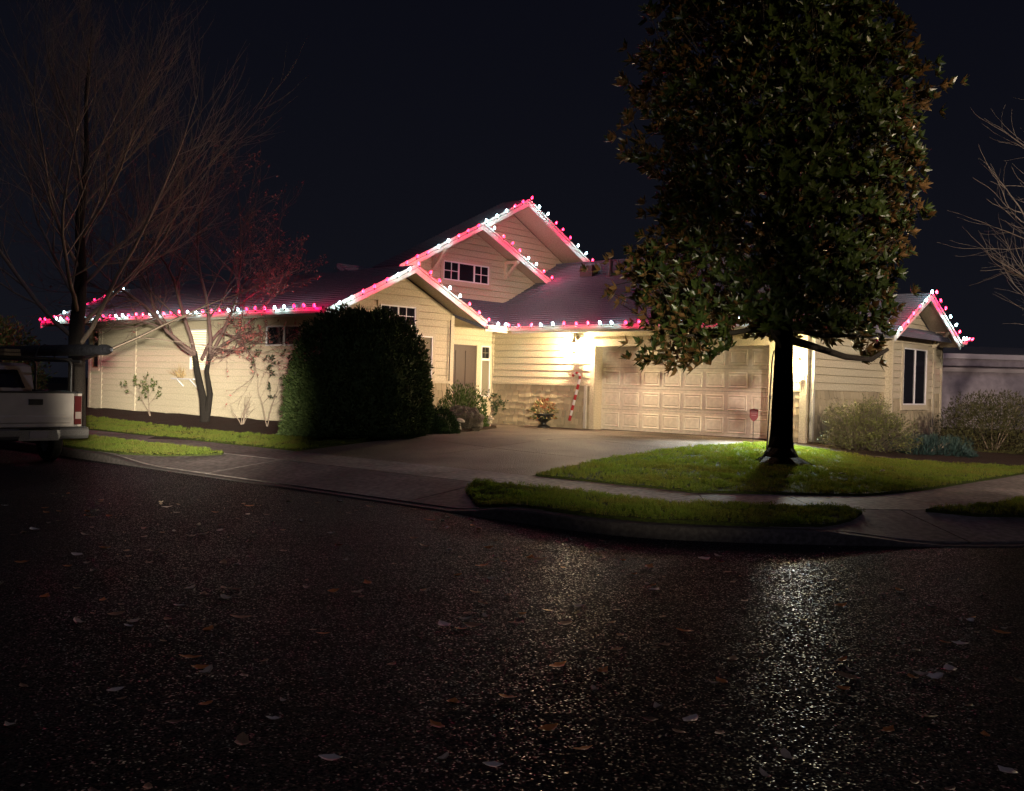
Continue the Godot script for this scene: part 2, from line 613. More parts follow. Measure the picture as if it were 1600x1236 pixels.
func shingles(w: Node3D, x0: float, x1: float, y0: float, y1: float, holes := []) -> void:
	var mb := MB.new()
	mb.extrude(pv([[0, 0], [0.34, 0], [0.12, 1], [0, 1]]), Vector3.ZERO, Vector3.BACK, Vector3.UP, Vector3.RIGHT)
	var one := mb.mesh()
	var rows := roundi((y1 - y0) / 0.185)
	var step := (y1 - y0) / rows
	for r in rows:
		var x := x0
		while x < x1 - 0.03:
			var wide := minf(rnd(0.11, 0.25), x1 - x)
			if x1 - x - wide < 0.06:
				wide = x1 - x
			var m := x + wide / 2
			var skip := false
			for h in holes:
				if Geometry2D.is_point_in_polygon(Vector2(m, y0 + r * step + step / 2), h):
					skip = true
			if not skip:
				var drop := 0.018 * sin(m * 7.2 + r * 0.6) + rnd(-0.006, 0.006)
				var low := y0 + r * step + (drop if r > 0 else 0.0)
				var o := obj("shingle", one, M.shingle[rng.randi() % 4], w)
				o.position = Vector3(x + 0.006, low, 0.001)
				o.scale = Vector3(wide - 0.012, y0 + (r + 1) * step + 0.02 - low, rnd(0.1, 0.14))
			x += wide

func window(house: Node3D, bs: Basis, at: Vector3, r: Array, units: Array, glass: Material, casing := 0.09, frame: Material = null) -> MeshInstance3D:
	var x0: float = r[0]
	var y0: float = r[1]
	var x1: float = r[2]
	var y1: float = r[3]
	var c := MB.new()
	c.span(Vector3(x0 - casing, y1, 0), Vector3(x1 + casing, y1 + casing, 0.055))
	c.span(Vector3(x0 - casing, y0 - casing, 0), Vector3(x1 + casing, y0, 0.055))
	c.span(Vector3(x0 - casing, y0, 0), Vector3(x0, y1, 0.053))
	c.span(Vector3(x1, y0, 0), Vector3(x1 + casing, y1, 0.053))
	var o := obj("window", c, M.trim, house)
	o.transform = Transform3D(bs, at)
	var f := MB.new()
	var t := 0.035
	f.span(Vector3(x0, y1 - t, 0), Vector3(x1, y1, 0.048))
	f.span(Vector3(x0, y0, 0), Vector3(x1, y0 + t, 0.048))
	f.span(Vector3(x0, y0 + t, 0), Vector3(x0 + t, y1 - t, 0.047))
	f.span(Vector3(x1 - t, y0 + t, 0), Vector3(x1, y1 - t, 0.047))
	for k in units.size() - 1:
		f.span(Vector3(units[k][1] - t * 0.6, y0 + t, 0), Vector3(units[k][1] + t * 0.6, y1 - t, 0.046))
	obj("frame", f, frame if frame else M.frame, o)
	for u in units:
		var a: float = maxf(u[0], x0 + t)
		var b: float = minf(u[1], x1 - t)
		for i in u[2]:
			for j in u[3]:
				var p := MB.new()
				p.span(Vector3(lerpf(a, b, float(i) / u[2]), lerpf(y0 + t, y1 - t, float(j) / u[3]), 0.004), Vector3(lerpf(a, b, float(i + 1) / u[2]), lerpf(y0 + t, y1 - t, float(j + 1) / u[3]), 0.02))
				obj("pane", p, glass, o)
		for i in range(1, u[2]):
			var p := MB.new()
			var x := lerpf(a, b, float(i) / u[2])
			p.span(Vector3(x - 0.009, y0 + t, 0.02), Vector3(x + 0.009, y1 - t, 0.034))
			obj("muntin", p, M.frame, o)
		for j in range(1, u[3]):
			var p := MB.new()
			var y := lerpf(y0 + t, y1 - t, float(j) / u[3])
			p.span(Vector3(a, y - 0.009, 0.02), Vector3(b, y + 0.009, 0.036))
			obj("muntin", p, M.frame, o)
	var s := MB.new()
	s.span(Vector3(x0 - casing - 0.02, y0 - casing - 0.035, 0), Vector3(x1 + casing + 0.02, y0 - casing, 0.085))
	obj("sill", s, M.trim, o)
	return o

func trim(called: String, house: Node3D, a: Vector3, b: Vector3, material: Material = null) -> MeshInstance3D:
	var mb := MB.new()
	mb.span(a, b)
	return obj(called, mb, material if material else M.trim, house)

func slope(mb: MB, poly: PackedVector2Array, p0: Vector2, up: Vector2, h0: float, pitch: float, thick := 0.11) -> void:
	# courses of shingles, each lapping the one below, over a deck of that thickness; poly in (a, n)
	var high := func(p: Vector2) -> float: return h0 + pitch * (p - p0).dot(up)
	var lo := 1e9
	var hi := -1e9
	for p in poly:
		lo = minf(lo, (p - p0).dot(up))
		hi = maxf(hi, (p - p0).dot(up))
	var side := Vector2(-up.y, up.x)
	var step := 0.13
	var d := lo
	var face := Vector3(-up.x * pitch, 1, -up.y * pitch)
	while d < hi - 0.001:
		var e := minf(d + step, hi)
		var band := PackedVector2Array([p0 + up * d - side * 60, p0 + up * d + side * 60, p0 + up * e + side * 60, p0 + up * e - side * 60])
		for piece in Geometry2D.intersect_polygons(band, poly):
			var t := Geometry2D.triangulate_polygon(piece)
			var w := PackedVector3Array()
			for p in piece:
				w.append(Vector3(p.x, high.call(p) + 0.02 * (1.0 - ((p - p0).dot(up) - d) / step), p.y))
			for k in range(0, t.size(), 3):
				mb.tri_to(w[t[k]], w[t[k + 1]], w[t[k + 2]], face)
			for k in piece.size():
				var a := w[k]
				var b := w[(k + 1) % piece.size()]
				if absf((piece[k] - p0).dot(up) - d) < 1e-3 and absf((piece[(k + 1) % piece.size()] - p0).dot(up) - d) < 1e-3:
					mb.quad(a, b, b + Vector3.DOWN * 0.022, a + Vector3.DOWN * 0.022, Vector3(-up.x, 0, -up.y))
		d = e
	var q := poly.duplicate()
	if Geometry2D.is_polygon_clockwise(q):
		q.reverse()
	var t := Geometry2D.triangulate_polygon(q)
	var w := PackedVector3Array()
	for p in q:
		w.append(Vector3(p.x, high.call(p) - 0.004, p.y))
	var dn := Vector3.DOWN * thick
	for k in range(0, t.size(), 3):
		mb.tri_to(w[t[k]] + dn, w[t[k + 1]] + dn, w[t[k + 2]] + dn, -face)
	for k in w.size():
		var a := w[k]
		var b := w[(k + 1) % w.size()]
		mb.quad(a, b, b + dn, a + dn, Vector3(b.z - a.z, 0, a.x - b.x))

func rake(house: Node3D, at: float, from: Vector2, to: Vector2, high := 0.19) -> void:
	# a barge board on the plane a = at between two (n, h) points of the roof's top edge
	var mb := MB.new()
	mb.extrude(pv([[from.x, from.y - 0.01], [to.x, to.y - 0.01], [to.x, to.y - high], [from.x, from.y - high]]), Vector3(at, 0, 0), Vector3.BACK, Vector3.UP, Vector3(0.035, 0, 0))
	obj("rake_board", mb, M.fascia, house)
	var m := MB.new()
	m.extrude(pv([[from.x, from.y + 0.022], [to.x, to.y + 0.022], [to.x, to.y - 0.04], [from.x, from.y - 0.04]]), Vector3(at + 0.035, 0, 0), Vector3.BACK, Vector3.UP, Vector3(0.022, 0, 0))
	obj("rake_moulding", m, M.fascia, house)

func eave(house: Node3D, a: Vector3, b: Vector3, out: Vector3) -> void:
	# fascia and a gutter along a level roof edge; a and b lie on the roof's top edge
	var up := Vector3.UP
	var f := MB.new()
	f.beam(a + up * -0.09 - out * 0.02, b + up * -0.09 - out * 0.02, 0.03, 0.17)
	obj("fascia", f, M.fascia, house)
	var g := MB.new()
	var x := (b - a).normalized()
	g.extrude(pv([[0, -0.005], [0, -0.12], [0.075, -0.12], [0.10, -0.07], [0.115, -0.005], [0.1, -0.005], [0.088, -0.06], [0.066, -0.105], [0.012, -0.105], [0.012, -0.005]]), a, out, up, b - a)
	obj("gutter", g, M.gutter, house)

func soffit(mb: MB, poly: Array, h: float) -> void:
	mb.extrude(pv(poly), Vector3(0, h, 0), Vector3.RIGHT, Vector3.BACK, Vector3(0, 0.02, 0))

func bracket(house: Node3D, at: Vector3, reach: float, drop: float) -> void:
	var mb := MB.new()
	mb.span(at + Vector3(0, -drop, -0.045), at + Vector3(0.085, -0.09, 0.045))
	mb.span(at + Vector3(0, -0.09, -0.05), at + Vector3(reach, 0, 0.05))
	mb.beam(at + Vector3(0.05, -drop + 0.04, 0), at + Vector3(reach - 0.06, -0.07, 0), 0.085, 0.075, Vector3(0, 0, 1).cross(Vector3(1, 1, 0)))
	obj("knee_bracket", mb, M.trim, house)


# ---------------------------------------------------------------- the house
func build_house() -> void:
	var H := thing("house", "cream lap-sided house with shingled wainscot, two-car garage and strings of lights on its gables", "house", O, HB)
	# wing, facing the street on the left
	var holes := [rect(-14.95, 1.2, -14.42, 2.62), rect(-9.36, 1.2, -8.38, 2.45), rect(-5.86, 1.8, -4.2, 2.5)]
	var w := wall("wing_wall", H, NFACE, Vector3(0, 0, 6), [rect(-15.1, -0.3, -3.1, 2.66)], M.wall)
	boards(w, rect(-15.1, -0.1, -3.14, 2.6), -0.1, 2.6, holes)
	trim("corner_board", H, Vector3(-15.12, -0.1, 5.98), Vector3(-15.0, 2.6, 6.06))
	trim("trim_board", H, Vector3(-14.36, -0.1, 6.0), Vector3(-14.27, 2.6, 6.05))
	trim("trim_board", H, Vector3(-12.34, -0.1, 6.0), Vector3(-12.22, 2.6, 6.05))
	trim("frieze_board", H, Vector3(-15.0, 2.44, 6.036), Vector3(-3.14, 2.6, 6.062))
	window(H, NFACE, Vector3(0, 0, 6), [-14.88, 1.28, -14.5, 2.5], [[-14.88, -14.5, 1, 1]], M.dark_glass, 0.06, M.wood_frame)
	var lit := window(H, NFACE, Vector3(0, 0, 6), [-9.28, 1.28, -8.46, 2.36], [[-9.28, -8.46, 1, 1]], M.lit_room, 0.08)
	for k in 22:
		var mb := MB.new()
		mb.box(Vector3(-8.87, 1.33 + 0.045 * k, 0.032), Vector3(0.74, 0.03, 0.003), Basis(Vector3.RIGHT, 0.7))
		obj("blind_slat", mb, M.white, lit)
	window(H, NFACE, Vector3(0, 0, 6), [-5.78, 1.9, -4.28, 2.4], [[-5.78, -5.03, 1, 1], [-5.03, -4.28, 1, 1]], M.dark_glass, 0.07)

	# gable end of the wing, facing the driveway (x of the wall runs against n)
	var gable := pv([[-6.0, -0.3], [-2.15, -0.3], [-2.15, 2.9], [-4.03, 3.77], [-6.0, 2.84]])
	w = wall("gable_wall", H, AFACE, Vector3(-3.1, 0, 0), [gable], M.wall)
	boards(w, pv([[-5.9, 1.12], [-2.25, 1.12], [-2.25, 2.9], [-4.03, 3.75], [-5.9, 2.86]]), 1.12, 3.75, [rect(-4.75, 2.4, -3.4, 3.06), rect(-4.55, 1.1, -2.78, 2.36)])
	shingles(w, -5.9, -2.25, -0.1, 1.1)
	trim("belt_board", H, Vector3(-3.1, 1.08, 2.25), Vector3(-3.04, 1.15, 5.9))
	trim("corner_board", H, Vector3(-3.12, -0.1, 2.13), Vector3(-3.05, 2.85, 2.25))
	trim("corner_board", H, Vector3(-3.12, -0.1, 5.9), Vector3(-3.05, 2.8, 6.04))
	window(H, AFACE, Vector3(-3.1, 0, 0), [-4.66, 2.48, -3.49, 2.97], [[-4.66, -4.075, 2, 2], [-4.075, -3.49, 2, 2]], M.dark_glass)
	window(H, AFACE, Vector3(-3.1, 0, 0), [-4.45, 1.2, -2.88, 2.27], [[-4.45, -3.67, 1, 1], [-3.67, -2.88, 1, 1]], M.curtain)

	# entry wall with the front door
	w = wall("entry_wall", H, AFACE, Vector3(-3.65, 0, 0), [pv([[-2.2, -0.3], [0.0, -0.3], [0.0, 2.62], [-1.46, 2.62], [-2.2, 2.94]])], M.wall)
	boards(w, rect(-2.15, -0.05, -0.03, 2.62), -0.05, 2.62, [rect(-1.74, -0.3, -0.58, 2.29), rect(-0.6, 0.62, -0.04, 2.29)])
	trim("return_wall", H, Vector3(-3.66, -0.3, 2.16), Vector3(-3.24, 2.8, 2.3), M.wall)
	var d := MB.new()
	d.span(Vector3(-3.65, 0.02, 0.7), Vector3(-3.615, 2.14, 1.6))
	var door := obj("front_door", d, M.door, H)
	for r in [[0.16, 0.95], [1.05, 1.98]]:
		for c in [[0.8, 1.12], [1.18, 1.5]]:
			var p := MB.new()
			p.box(Vector3(-3.61, (r[0] + r[1]) / 2, (c[0] + c[1]) / 2), Vector3(0.02, r[1] - r[0], c[1] - c[0]))
			obj("panel", p, M.door, door)
	var kn := MB.new()
	kn.lathe(pv([[0, 0], [0.03, 0.005], [0.034, 0.03], [0.0, 0.05]]), Vector3(-3.6, 1.0, 0.78), 10, Basis(Vector3.BACK, -PI / 2))
	kn.span(Vector3(-3.615, 0.9, 0.765), Vector3(-3.6, 1.15, 0.795))
	obj("handle", kn, M.brass, door)
	var fr := MB.new()
	fr.span(Vector3(-3.65, 0, 1.6), Vector3(-3.58, 2.14, 1.7))
	fr.span(Vector3(-3.65, 0, 0.58), Vector3(-3.58, 2.14, 0.7))
	fr.span(Vector3(-3.65, 2.14, 0.58), Vector3(-3.575, 2.25, 1.7))
	obj("frame", fr, M.trim, door)
	var sl := window(H, AFACE, Vector3(-3.65, 0, 0), [-0.5, 0.74, -0.13, 2.15], [[-0.5, -0.13, 1, 1]], M.curtain, 0.07)
	var g := MB.new()
	g.span(Vector3(-0.47, 1.74, 0.02), Vector3(-0.16, 1.8, 0.05))
	obj("transom_bar", g, M.frame, sl)
	for k in 4:
		var p := MB.new()
		p.span(Vector3(-0.46 + 0.148 * (k % 2), 1.81 + 0.152 * (k / 2), 0.021), Vector3(-0.33 + 0.148 * (k % 2), 1.95 + 0.152 * (k / 2), 0.026))
		obj("pane", p, M.dark_glass, sl)

	# garage front
	w = wall("garage_wall", H, NFACE, Vector3.ZERO, [rect(-3.65, -0.3, -0.02, 2.62), rect(4.87, -0.3, 5.74, 2.62), rect(-0.02, 2.15, 4.87, 2.62)], M.wall)
	holes = [rect(-0.16, -0.3, 5.01, 2.3)]
	boards(w, rect(-3.6, 1.15, 5.62, 2.6), 1.15, 2.6, holes)
	shingles(w, -3.6, -0.17, -0.08, 1.13)
	shingles(w, 5.02, 5.62, -0.08, 1.13)
	trim("belt_board", H, Vector3(-3.6, 1.11, 0.03), Vector3(-0.16, 1.16, 0.062))
	trim("belt_board", H, Vector3(5.02, 1.11, 0.03), Vector3(5.62, 1.16, 0.062))
	trim("corner_board", H, Vector3(-3.648, 0, 0.0), Vector3(-3.57, 2.6, 0.05))
	trim("corner_board", H, Vector3(5.62, -0.1, -0.02), Vector3(5.78, 2.6, 0.055))
	trim("frieze_board", H, Vector3(-3.57, 2.46, 0.036), Vector3(5.62, 2.6, 0.064))
	for x in [-0.16, 4.87]:
		trim("door_casing", H, Vector3(x, -0.05, -0.02), Vector3(x + 0.14, 2.15, 0.06))
		trim("door_jamb", H, Vector3(x + (0.14 if x < 0 else -0.02), -0.05, -0.3), Vector3(x + (0.16 if x < 0 else 0.0), 2.13, 0.045))
	trim("door_header", H, Vector3(-0.16, 2.15, 0), Vector3(5.01, 2.31, 0.066))
	trim("head_jamb", H, Vector3(-0.02, 2.13, -0.3), Vector3(4.87, 2.15, 0.045))
	var gd := MB.new()
	gd.span(Vector3(-0.02, -0.03, -0.33), Vector3(4.87, 2.2, -0.295))
	var garage := obj("garage_door", gd, M.seal, H)
	for r in 4:
		var s := MB.new()
		s.span(Vector3(0.0, 0.012 + r * 0.53, -0.295), Vector3(4.85, 0.535 + r * 0.53, -0.25))
		obj("door_section", s, M.garage, garage)
	var pm := MB.new()
	var pw := 0.5
	var ph := 0.37
	var outer := [Vector3(-pw / 2, -ph / 2, 0), Vector3(pw / 2, -ph / 2, 0), Vector3(pw / 2, ph / 2, 0), Vector3(-pw / 2, ph / 2, 0)]
	for k in 4:
		var a: Vector3 = outer[k]
		var b: Vector3 = outer[(k + 1) % 4]
		var ring := [[0.0, 0.0], [0.012, 0.016], [0.028, 0.016], [0.05, 0.006], [0.075, 0.016]]
		for i in 4:
			var s0: float = ring[i][0]
			var s1: float = ring[i + 1][0]
			var z0: float = ring[i][1]
			var z1: float = ring[i + 1][1]
			var f0 := func(p: Vector3, q: float, z: float) -> Vector3: return Vector3(p.x - signf(p.x) * q, p.y - signf(p.y) * q, z)
			pm.quad(f0.call(a, s0, z0), f0.call(b, s0, z0), f0.call(b, s1, z1), f0.call(a, s1, z1), Vector3.BACK)
	pm.quad(Vector3(-pw / 2 + 0.075, -ph / 2 + 0.075, 0.016), Vector3(pw / 2 - 0.075, -ph / 2 + 0.075, 0.016), Vector3(pw / 2 - 0.075, ph / 2 - 0.075, 0.016), Vector3(-pw / 2 + 0.075, ph / 2 - 0.075, 0.016), Vector3.BACK)
	var pmesh := pm.mesh()
	for r in 4:
		for c in 8:
			var o := obj("panel", pmesh, M.garage, garage)
			o.position = Vector3(0.32 + c * 0.601, 0.273 + r * 0.53, -0.25)

	# right end, facing away from the garage front
	w = wall("side_wall", H, AFACE, Vector3(5.74, 0, 0), [rect(0.0, -0.3, 8.3, 2.62)], M.wall)
	boards(w, rect(0.12, 1.15, 4.3, 2.6), 1.15, 2.6, [])
	boards(w, rect(7.2, 1.15, 8.25, 2.6), 1.15, 2.6, [])
	shingles(w, 0.12, 4.3, -0.08, 1.13)
	shingles(w, 7.2, 8.25, -0.08, 1.13)
	w = wall("bay_wall", H, AFACE, Vector3(5.92, 0, 0), [pv([[4.3, -0.3], [7.2, -0.3], [7.2, 2.62], [6.9, 2.7], [5.42, 3.48], [4.0, 2.75], [4.3, 2.62]])], M.wall)
	boards(w, pv([[4.35, 1.0], [7.1, 1.0], [7.1, 2.62], [5.42, 3.46], [4.35, 2.92]]), 1.0, 3.46, [rect(4.9, 0.7, 6.75, 2.42)])
	shingles(w, 4.35, 7.1, -0.08, 0.98, [rect(4.9, 0.75, 6.75, 1.3)])
	trim("corner_board", H, Vector3(5.92, -0.1, -7.22), Vector3(5.97, 2.62, -7.1))
	trim("corner_board", H, Vector3(5.92, -0.1, -4.36), Vector3(5.97, 2.9, -4.28))
	trim("corner_board", H, Vector3(5.74, -0.1, -8.32), Vector3(5.79, 2.62, -8.22))
	window(H, AFACE, Vector3(5.92, 0, 0), [5.0, 0.84, 6.62, 2.3], [[5.0, 5.81, 1, 1], [5.81, 6.62, 1, 1]], M.dark_glass, 0.1, M.frame)
	var ds := MB.new()
	ds.span(Vector3(5.8, 0.02, -0.16), Vector3(5.88, 2.5, -0.08))
	obj("downspout", ds, M.gutter, H)
	ds = MB.new()
	ds.span(Vector3(-0.3, 0.02, 0.06), Vector3(-0.23, 1.12, 0.115))
	obj("downspout", ds, M.gutter, H)
	ds = MB.new()
	ds.tube(PackedVector3Array([Vector3(-3.02, 2.72, 2.3), Vector3(-3.02, 2.0, 2.3), Vector3(-3.02, 1.15, 2.31)]), PackedFloat32Array([0.016, 0.016, 0.016]), 6)
	obj("chain", ds, M.iron, H)

	# dormers of the upper floor
	w = wall("dormer_wall", H, AFACE, Vector3(-4.2, 0, 0), [pv([[-3.05, 3.2], [2.6, 3.2], [2.6, 4.05], [-0.44, 5.42], [-3.05, 4.13]])], M.wall)
	boards(w, pv([[-3.0, 3.4], [2.6, 3.4], [2.6, 4.03], [-0.44, 5.4], [-3.0, 4.13]]), 3.42, 5.4, [rect(-1.6, 3.82, 0.42, 4.54)])
	trim("corner_board", H, Vector3(-4.2, 3.4, 2.93), Vector3(-4.15, 4.16, 3.05))
	window(H, AFACE, Vector3(-4.2, 0, 0), [-1.5, 3.91, 0.32, 4.44], [[-1.5, -0.9, 2, 2], [-0.9, -0.28, 1, 1], [-0.28, 0.32, 2, 2]], M.dark_glass)
	w = wall("upper_gable_wall", H, AFACE, Vector3(-4.6, 0, 0), [pv([[-1.0, 3.4], [4.4, 3.4], [4.4, 4.85], [1.47, 6.33], [-1.0, 5.12]])], M.wall)
	boards(w, pv([[-1.0, 4.0], [4.3, 4.0], [4.3, 4.88], [1.47, 6.3], [-1.0, 5.12]]), 4.0, 6.3, [])

	# roofs
	var mb := MB.new()
	slope(mb, rect(-17.0, 4.03, -2.55, 6.6), Vector2(0, 6.6), Vector2(0, -1), 2.73, 0.47)
	slope(mb, pv([[-2.55, 1.46], [-2.55, 4.03], [-17.0, 4.03], [-17.0, 1.46]]), Vector2(0, 1.46), Vector2(0, 1), 2.73, 0.47)
	obj("wing_roof", mb, M.roof, H)
	mb = MB.new()
	slope(mb, pv([[-2.55, 0.6], [6.3, 0.6], [1.8, -3.9], [-5.6, -3.9], [-5.6, -2.45]]), Vector2(0, 0.6), Vector2(0, -1), 2.64, 0.5)
	slope(mb, pv([[6.3, 0.6], [6.3, -8.4], [1.8, -3.9]]), Vector2(6.3, 0), Vector2(-1, 0), 2.64, 0.5)
	slope(mb, pv([[6.3, -8.4], [-5.6, -8.4], [-5.6, -3.9], [1.8, -3.9]]), Vector2(0, -8.4), Vector2(0, 1), 2.64, 0.5)
	slope(mb, pv([[-2.55, 0.6], [-2.55, 1.5], [-5.0, 4.0], [-5.6, 4.0], [-5.6, -2.45]]), Vector2(-2.55, 0), Vector2(-1, 0), 2.64, 0.5)
	mb.beam(Vector3(-5.6, 4.895, -3.9), Vector3(1.8, 4.895, -3.9), 0.2, 0.03)
	mb.beam(Vector3(-2.55, 2.665, 0.6), Vector3(-5.6, 4.19, -2.45), 0.16, 0.012)
	obj("garage_roof", mb, M.roof, H)
	mb = MB.new()
	slope(mb, rect(-4.78, -1.47, -3.75, 3.45), Vector2(0, 3.45), Vector2(0, -1), 4.08, 0.4876)
	slope(mb, rect(-4.78, -4.6, -3.75, -1.47), Vector2(0, -4.6), Vector2(0, 1), 4.90, 0.505)
	slope(mb, rect(-4.78, -2.9, -3.75, 0.44), Vector2(0, -2.9), Vector2(0, 1), 4.07, 0.444)
	obj("dormer_roof", mb, M.roof, H)
	mb = MB.new()
	slope(mb, rect(2.6, -5.42, 6.42, -3.12), Vector2(0, -3.12), Vector2(0, -1), 2.55, 0.5)
	slope(mb, rect(2.6, -7.72, 6.42, -5.42), Vector2(0, -7.72), Vector2(0, 1), 2.55, 0.5)
	obj("bay_roof", mb, M.roof, H)

	# undersides of the overhangs
	mb = MB.new()
	soffit(mb, [[-17, 6.0], [-3.1, 6.0], [-2.57, 6.0], [-2.57, 6.56], [-17, 6.56]], 2.6)
	soffit(mb, [[-3.6, 0.0], [6.28, 0.0], [6.28, 0.57], [-2.55, 0.57], [-3.6, 0.57]], 2.6)
	soffit(mb, [[-3.64, 0.575], [-2.58, 0.575], [-2.58, 1.46], [-3.64, 1.46]], 2.602)
	soffit(mb, [[5.74, 0.0], [6.28, 0.0], [6.28, -8.38], [5.74, -8.38]], 2.596)
	obj("soffit", mb, M.soffit, H)
	# boarded undersides of the gable overhangs
	for e in [[1.46, 4.03, 2.73, 0.47], [6.6, 4.03, 2.73, -0.47]]:
		mb = MB.new()
		mb.extrude(pv([[e[0], e[2] - 0.13], [e[1], e[2] - 0.13 + absf(e[1] - e[0]) * 0.47], [e[1], e[2] - 0.116 + absf(e[1] - e[0]) * 0.47], [e[0], e[2] - 0.116]]), Vector3(-3.1, 0, 0), Vector3.BACK, Vector3.UP, Vector3(0.54, 0, 0))
		obj("overhang_boarding", mb, M.soffit, H)
	mb = MB.new()
	mb.extrude(pv([[1.46, 2.6], [2.3, 2.995], [2.3, 3.009], [1.46, 2.614]]), Vector3(-3.66, 0, 0), Vector3.BACK, Vector3.UP, Vector3(0.558, 0, 0))
	obj("overhang_boarding", mb, M.soffit, H)
	for e in [[3.45, 4.08, -1.47, 6.48], [-4.6, 4.9, -1.47, 6.48], [-2.9, 4.07, 0.44, 5.553]]:
		mb = MB.new()
		mb.extrude(pv([[e[0], e[1] - 0.13], [e[2], e[3] - 0.13], [e[2], e[3] - 0.116], [e[0], e[1] - 0.116]]), Vector3(-4.6, 0, 0), Vector3.BACK, Vector3.UP, Vector3(0.84, 0, 0))
		obj("overhang_boarding", mb, M.soffit, H)
	for e in [[-3.12, 2.55, -5.42, 3.7], [-7.72, 2.55, -5.42, 3.7]]:
		mb = MB.new()
		mb.extrude(pv([[e[0], e[1] - 0.13], [e[2], e[3] - 0.13], [e[2], e[3] - 0.116], [e[0], e[1] - 0.116]]), Vector3(5.92, 0, 0), Vector3.BACK, Vector3.UP, Vector3(0.49, 0, 0))
		obj("overhang_boarding", mb, M.soffit, H)

	rake(H, -2.55, Vector2(6.72, 2.675), Vector2(4.03, 3.94))
	rake(H, -2.55, Vector2(1.46, 2.73), Vector2(4.03, 3.94))
	rake(H, -3.75, Vector2(3.5, 4.055), Vector2(0.44, 5.548))
	rake(H, -3.75, Vector2(0.44, 5.548), Vector2(-1.47, 6.48))
	rake(H, -3.75, Vector2(-4.6, 4.90), Vector2(-1.47, 6.48))
	rake(H, -3.748, Vector2(-2.95, 4.05), Vector2(0.44, 5.555))
	rake(H, 6.42, Vector2(-3.12, 2.55), Vector2(-5.42, 3.70))
	rake(H, 6.42, Vector2(-7.72, 2.55), Vector2(-5.42, 3.70))
	rake(H, -17.04, Vector2(6.72, 2.675), Vector2(4.03, 3.94))
	eave(H, Vector3(-17.0, 2.73, 6.6), Vector3(-2.56, 2.73, 6.6), Vector3.BACK)
	eave(H, Vector3(-2.43, 2.64, 0.6), Vector3(6.3, 2.64, 0.6), Vector3.BACK)
	eave(H, Vector3(-2.55, 2.645, 0.6), Vector3(-2.55, 2.645, 1.48), Vector3.RIGHT)
	eave(H, Vector3(6.3, 2.64, -7.75), Vector3(6.3, 2.64, -8.45), Vector3.RIGHT)
	bracket(H, Vector3(-4.17, 4.66, 1.9), 0.5, 0.5)
	bracket(H, Vector3(-4.17, 4.66, -1.02), 0.5, 0.5)
	bracket(H, Vector3(5.95, 2.86, -7.02), 0.5, 0.5)
	var vent := MB.new()
	vent.span(Vector3(-2.7, 4.3, -2.95), Vector3(-2.25, 4.62, -2.65))
	obj("roof_vent", vent, M.iron, H)
	vent = MB.new()
	vent.lathe(pv([[0.05, 0], [0.05, 0.5], [0.0, 0.5]]), Vector3(-1.62, 4.25, -2.7), 10)
	vent.lathe(pv([[0.13, -0.05], [0.07, 0.12], [0.05, 0.12]]), Vector3(-1.62, 4.28, -2.7), 10)
	obj("vent_pipe", vent, M.iron, H)


# ---------------------------------------------------------------- lights on the house
var bulb_mesh: ArrayMesh
var socket_mesh: ArrayMesh

func light_string(label: String, from: Vector3, to: Vector3, colours: String, out: Vector3, ends := true) -> void:
	var s := thing("light_string", label, "light string", O, HB, "strings of red and white bulbs on the roof edges")
	var k := colours.length()
	var path := PackedVector3Array()
	var rad := PackedFloat32Array()
	for i in k:
		var p := from.lerp(to, (i + rnd(-0.06, 0.06)) / maxi(1, k - 1)) + out * rnd(0.065, 0.09) - Vector3.UP * rnd(0.035, 0.06)
		path.append(p - Vector3.UP * 0.035)
		rad.append(0.006)
		if i + 1 < k:
			var q := from.lerp(to, (i + 0.5) / (k - 1)) + out * 0.085 - Vector3.UP * 0.02
			path.append(q - Vector3.UP * 0.05)
			rad.append(0.006)
		var lean := Basis(Vector3.UP.cross(out).normalized(), rnd(-0.1, 0.55)) * Basis(out, rnd(-0.35, 0.35))
		var so := obj("socket", socket_mesh, M.wire, s)
		so.transform = Transform3D(lean, p)
		var b := obj("bulb", bulb_mesh, M.red_bulb if colours[i] == "R" else M.white_bulb, s)
		b.transform = Transform3D(lean, p)
		var l := OmniLight3D.new()
		l.name = "bulb_light"
		l.light_color = Color(1.0, 0.02, 0.36) if colours[i] == "R" else Color(0.8, 0.97, 0.98)
		l.light_energy = (0.17 if colours[i] == "R" else 0.11) * rnd(0.75, 1.2)
		l.light_size = 0.02
		l.omni_range = 8.0
		l.omni_attenuation = 2.0
		l.shadow_enabled = true
		l.position = Vector3(0, 0.04, 0)
		b.add_child(l, true)
	var mb := MB.new()
	mb.tube(path, rad, 4)
	obj("wire", mb, M.wire, s)

func pattern(k: int, start: int) -> String:   # red red red white white ...
	var out := ""
	for i in k:
		out += "RRRWW"[(i + start) % 5]
	return out

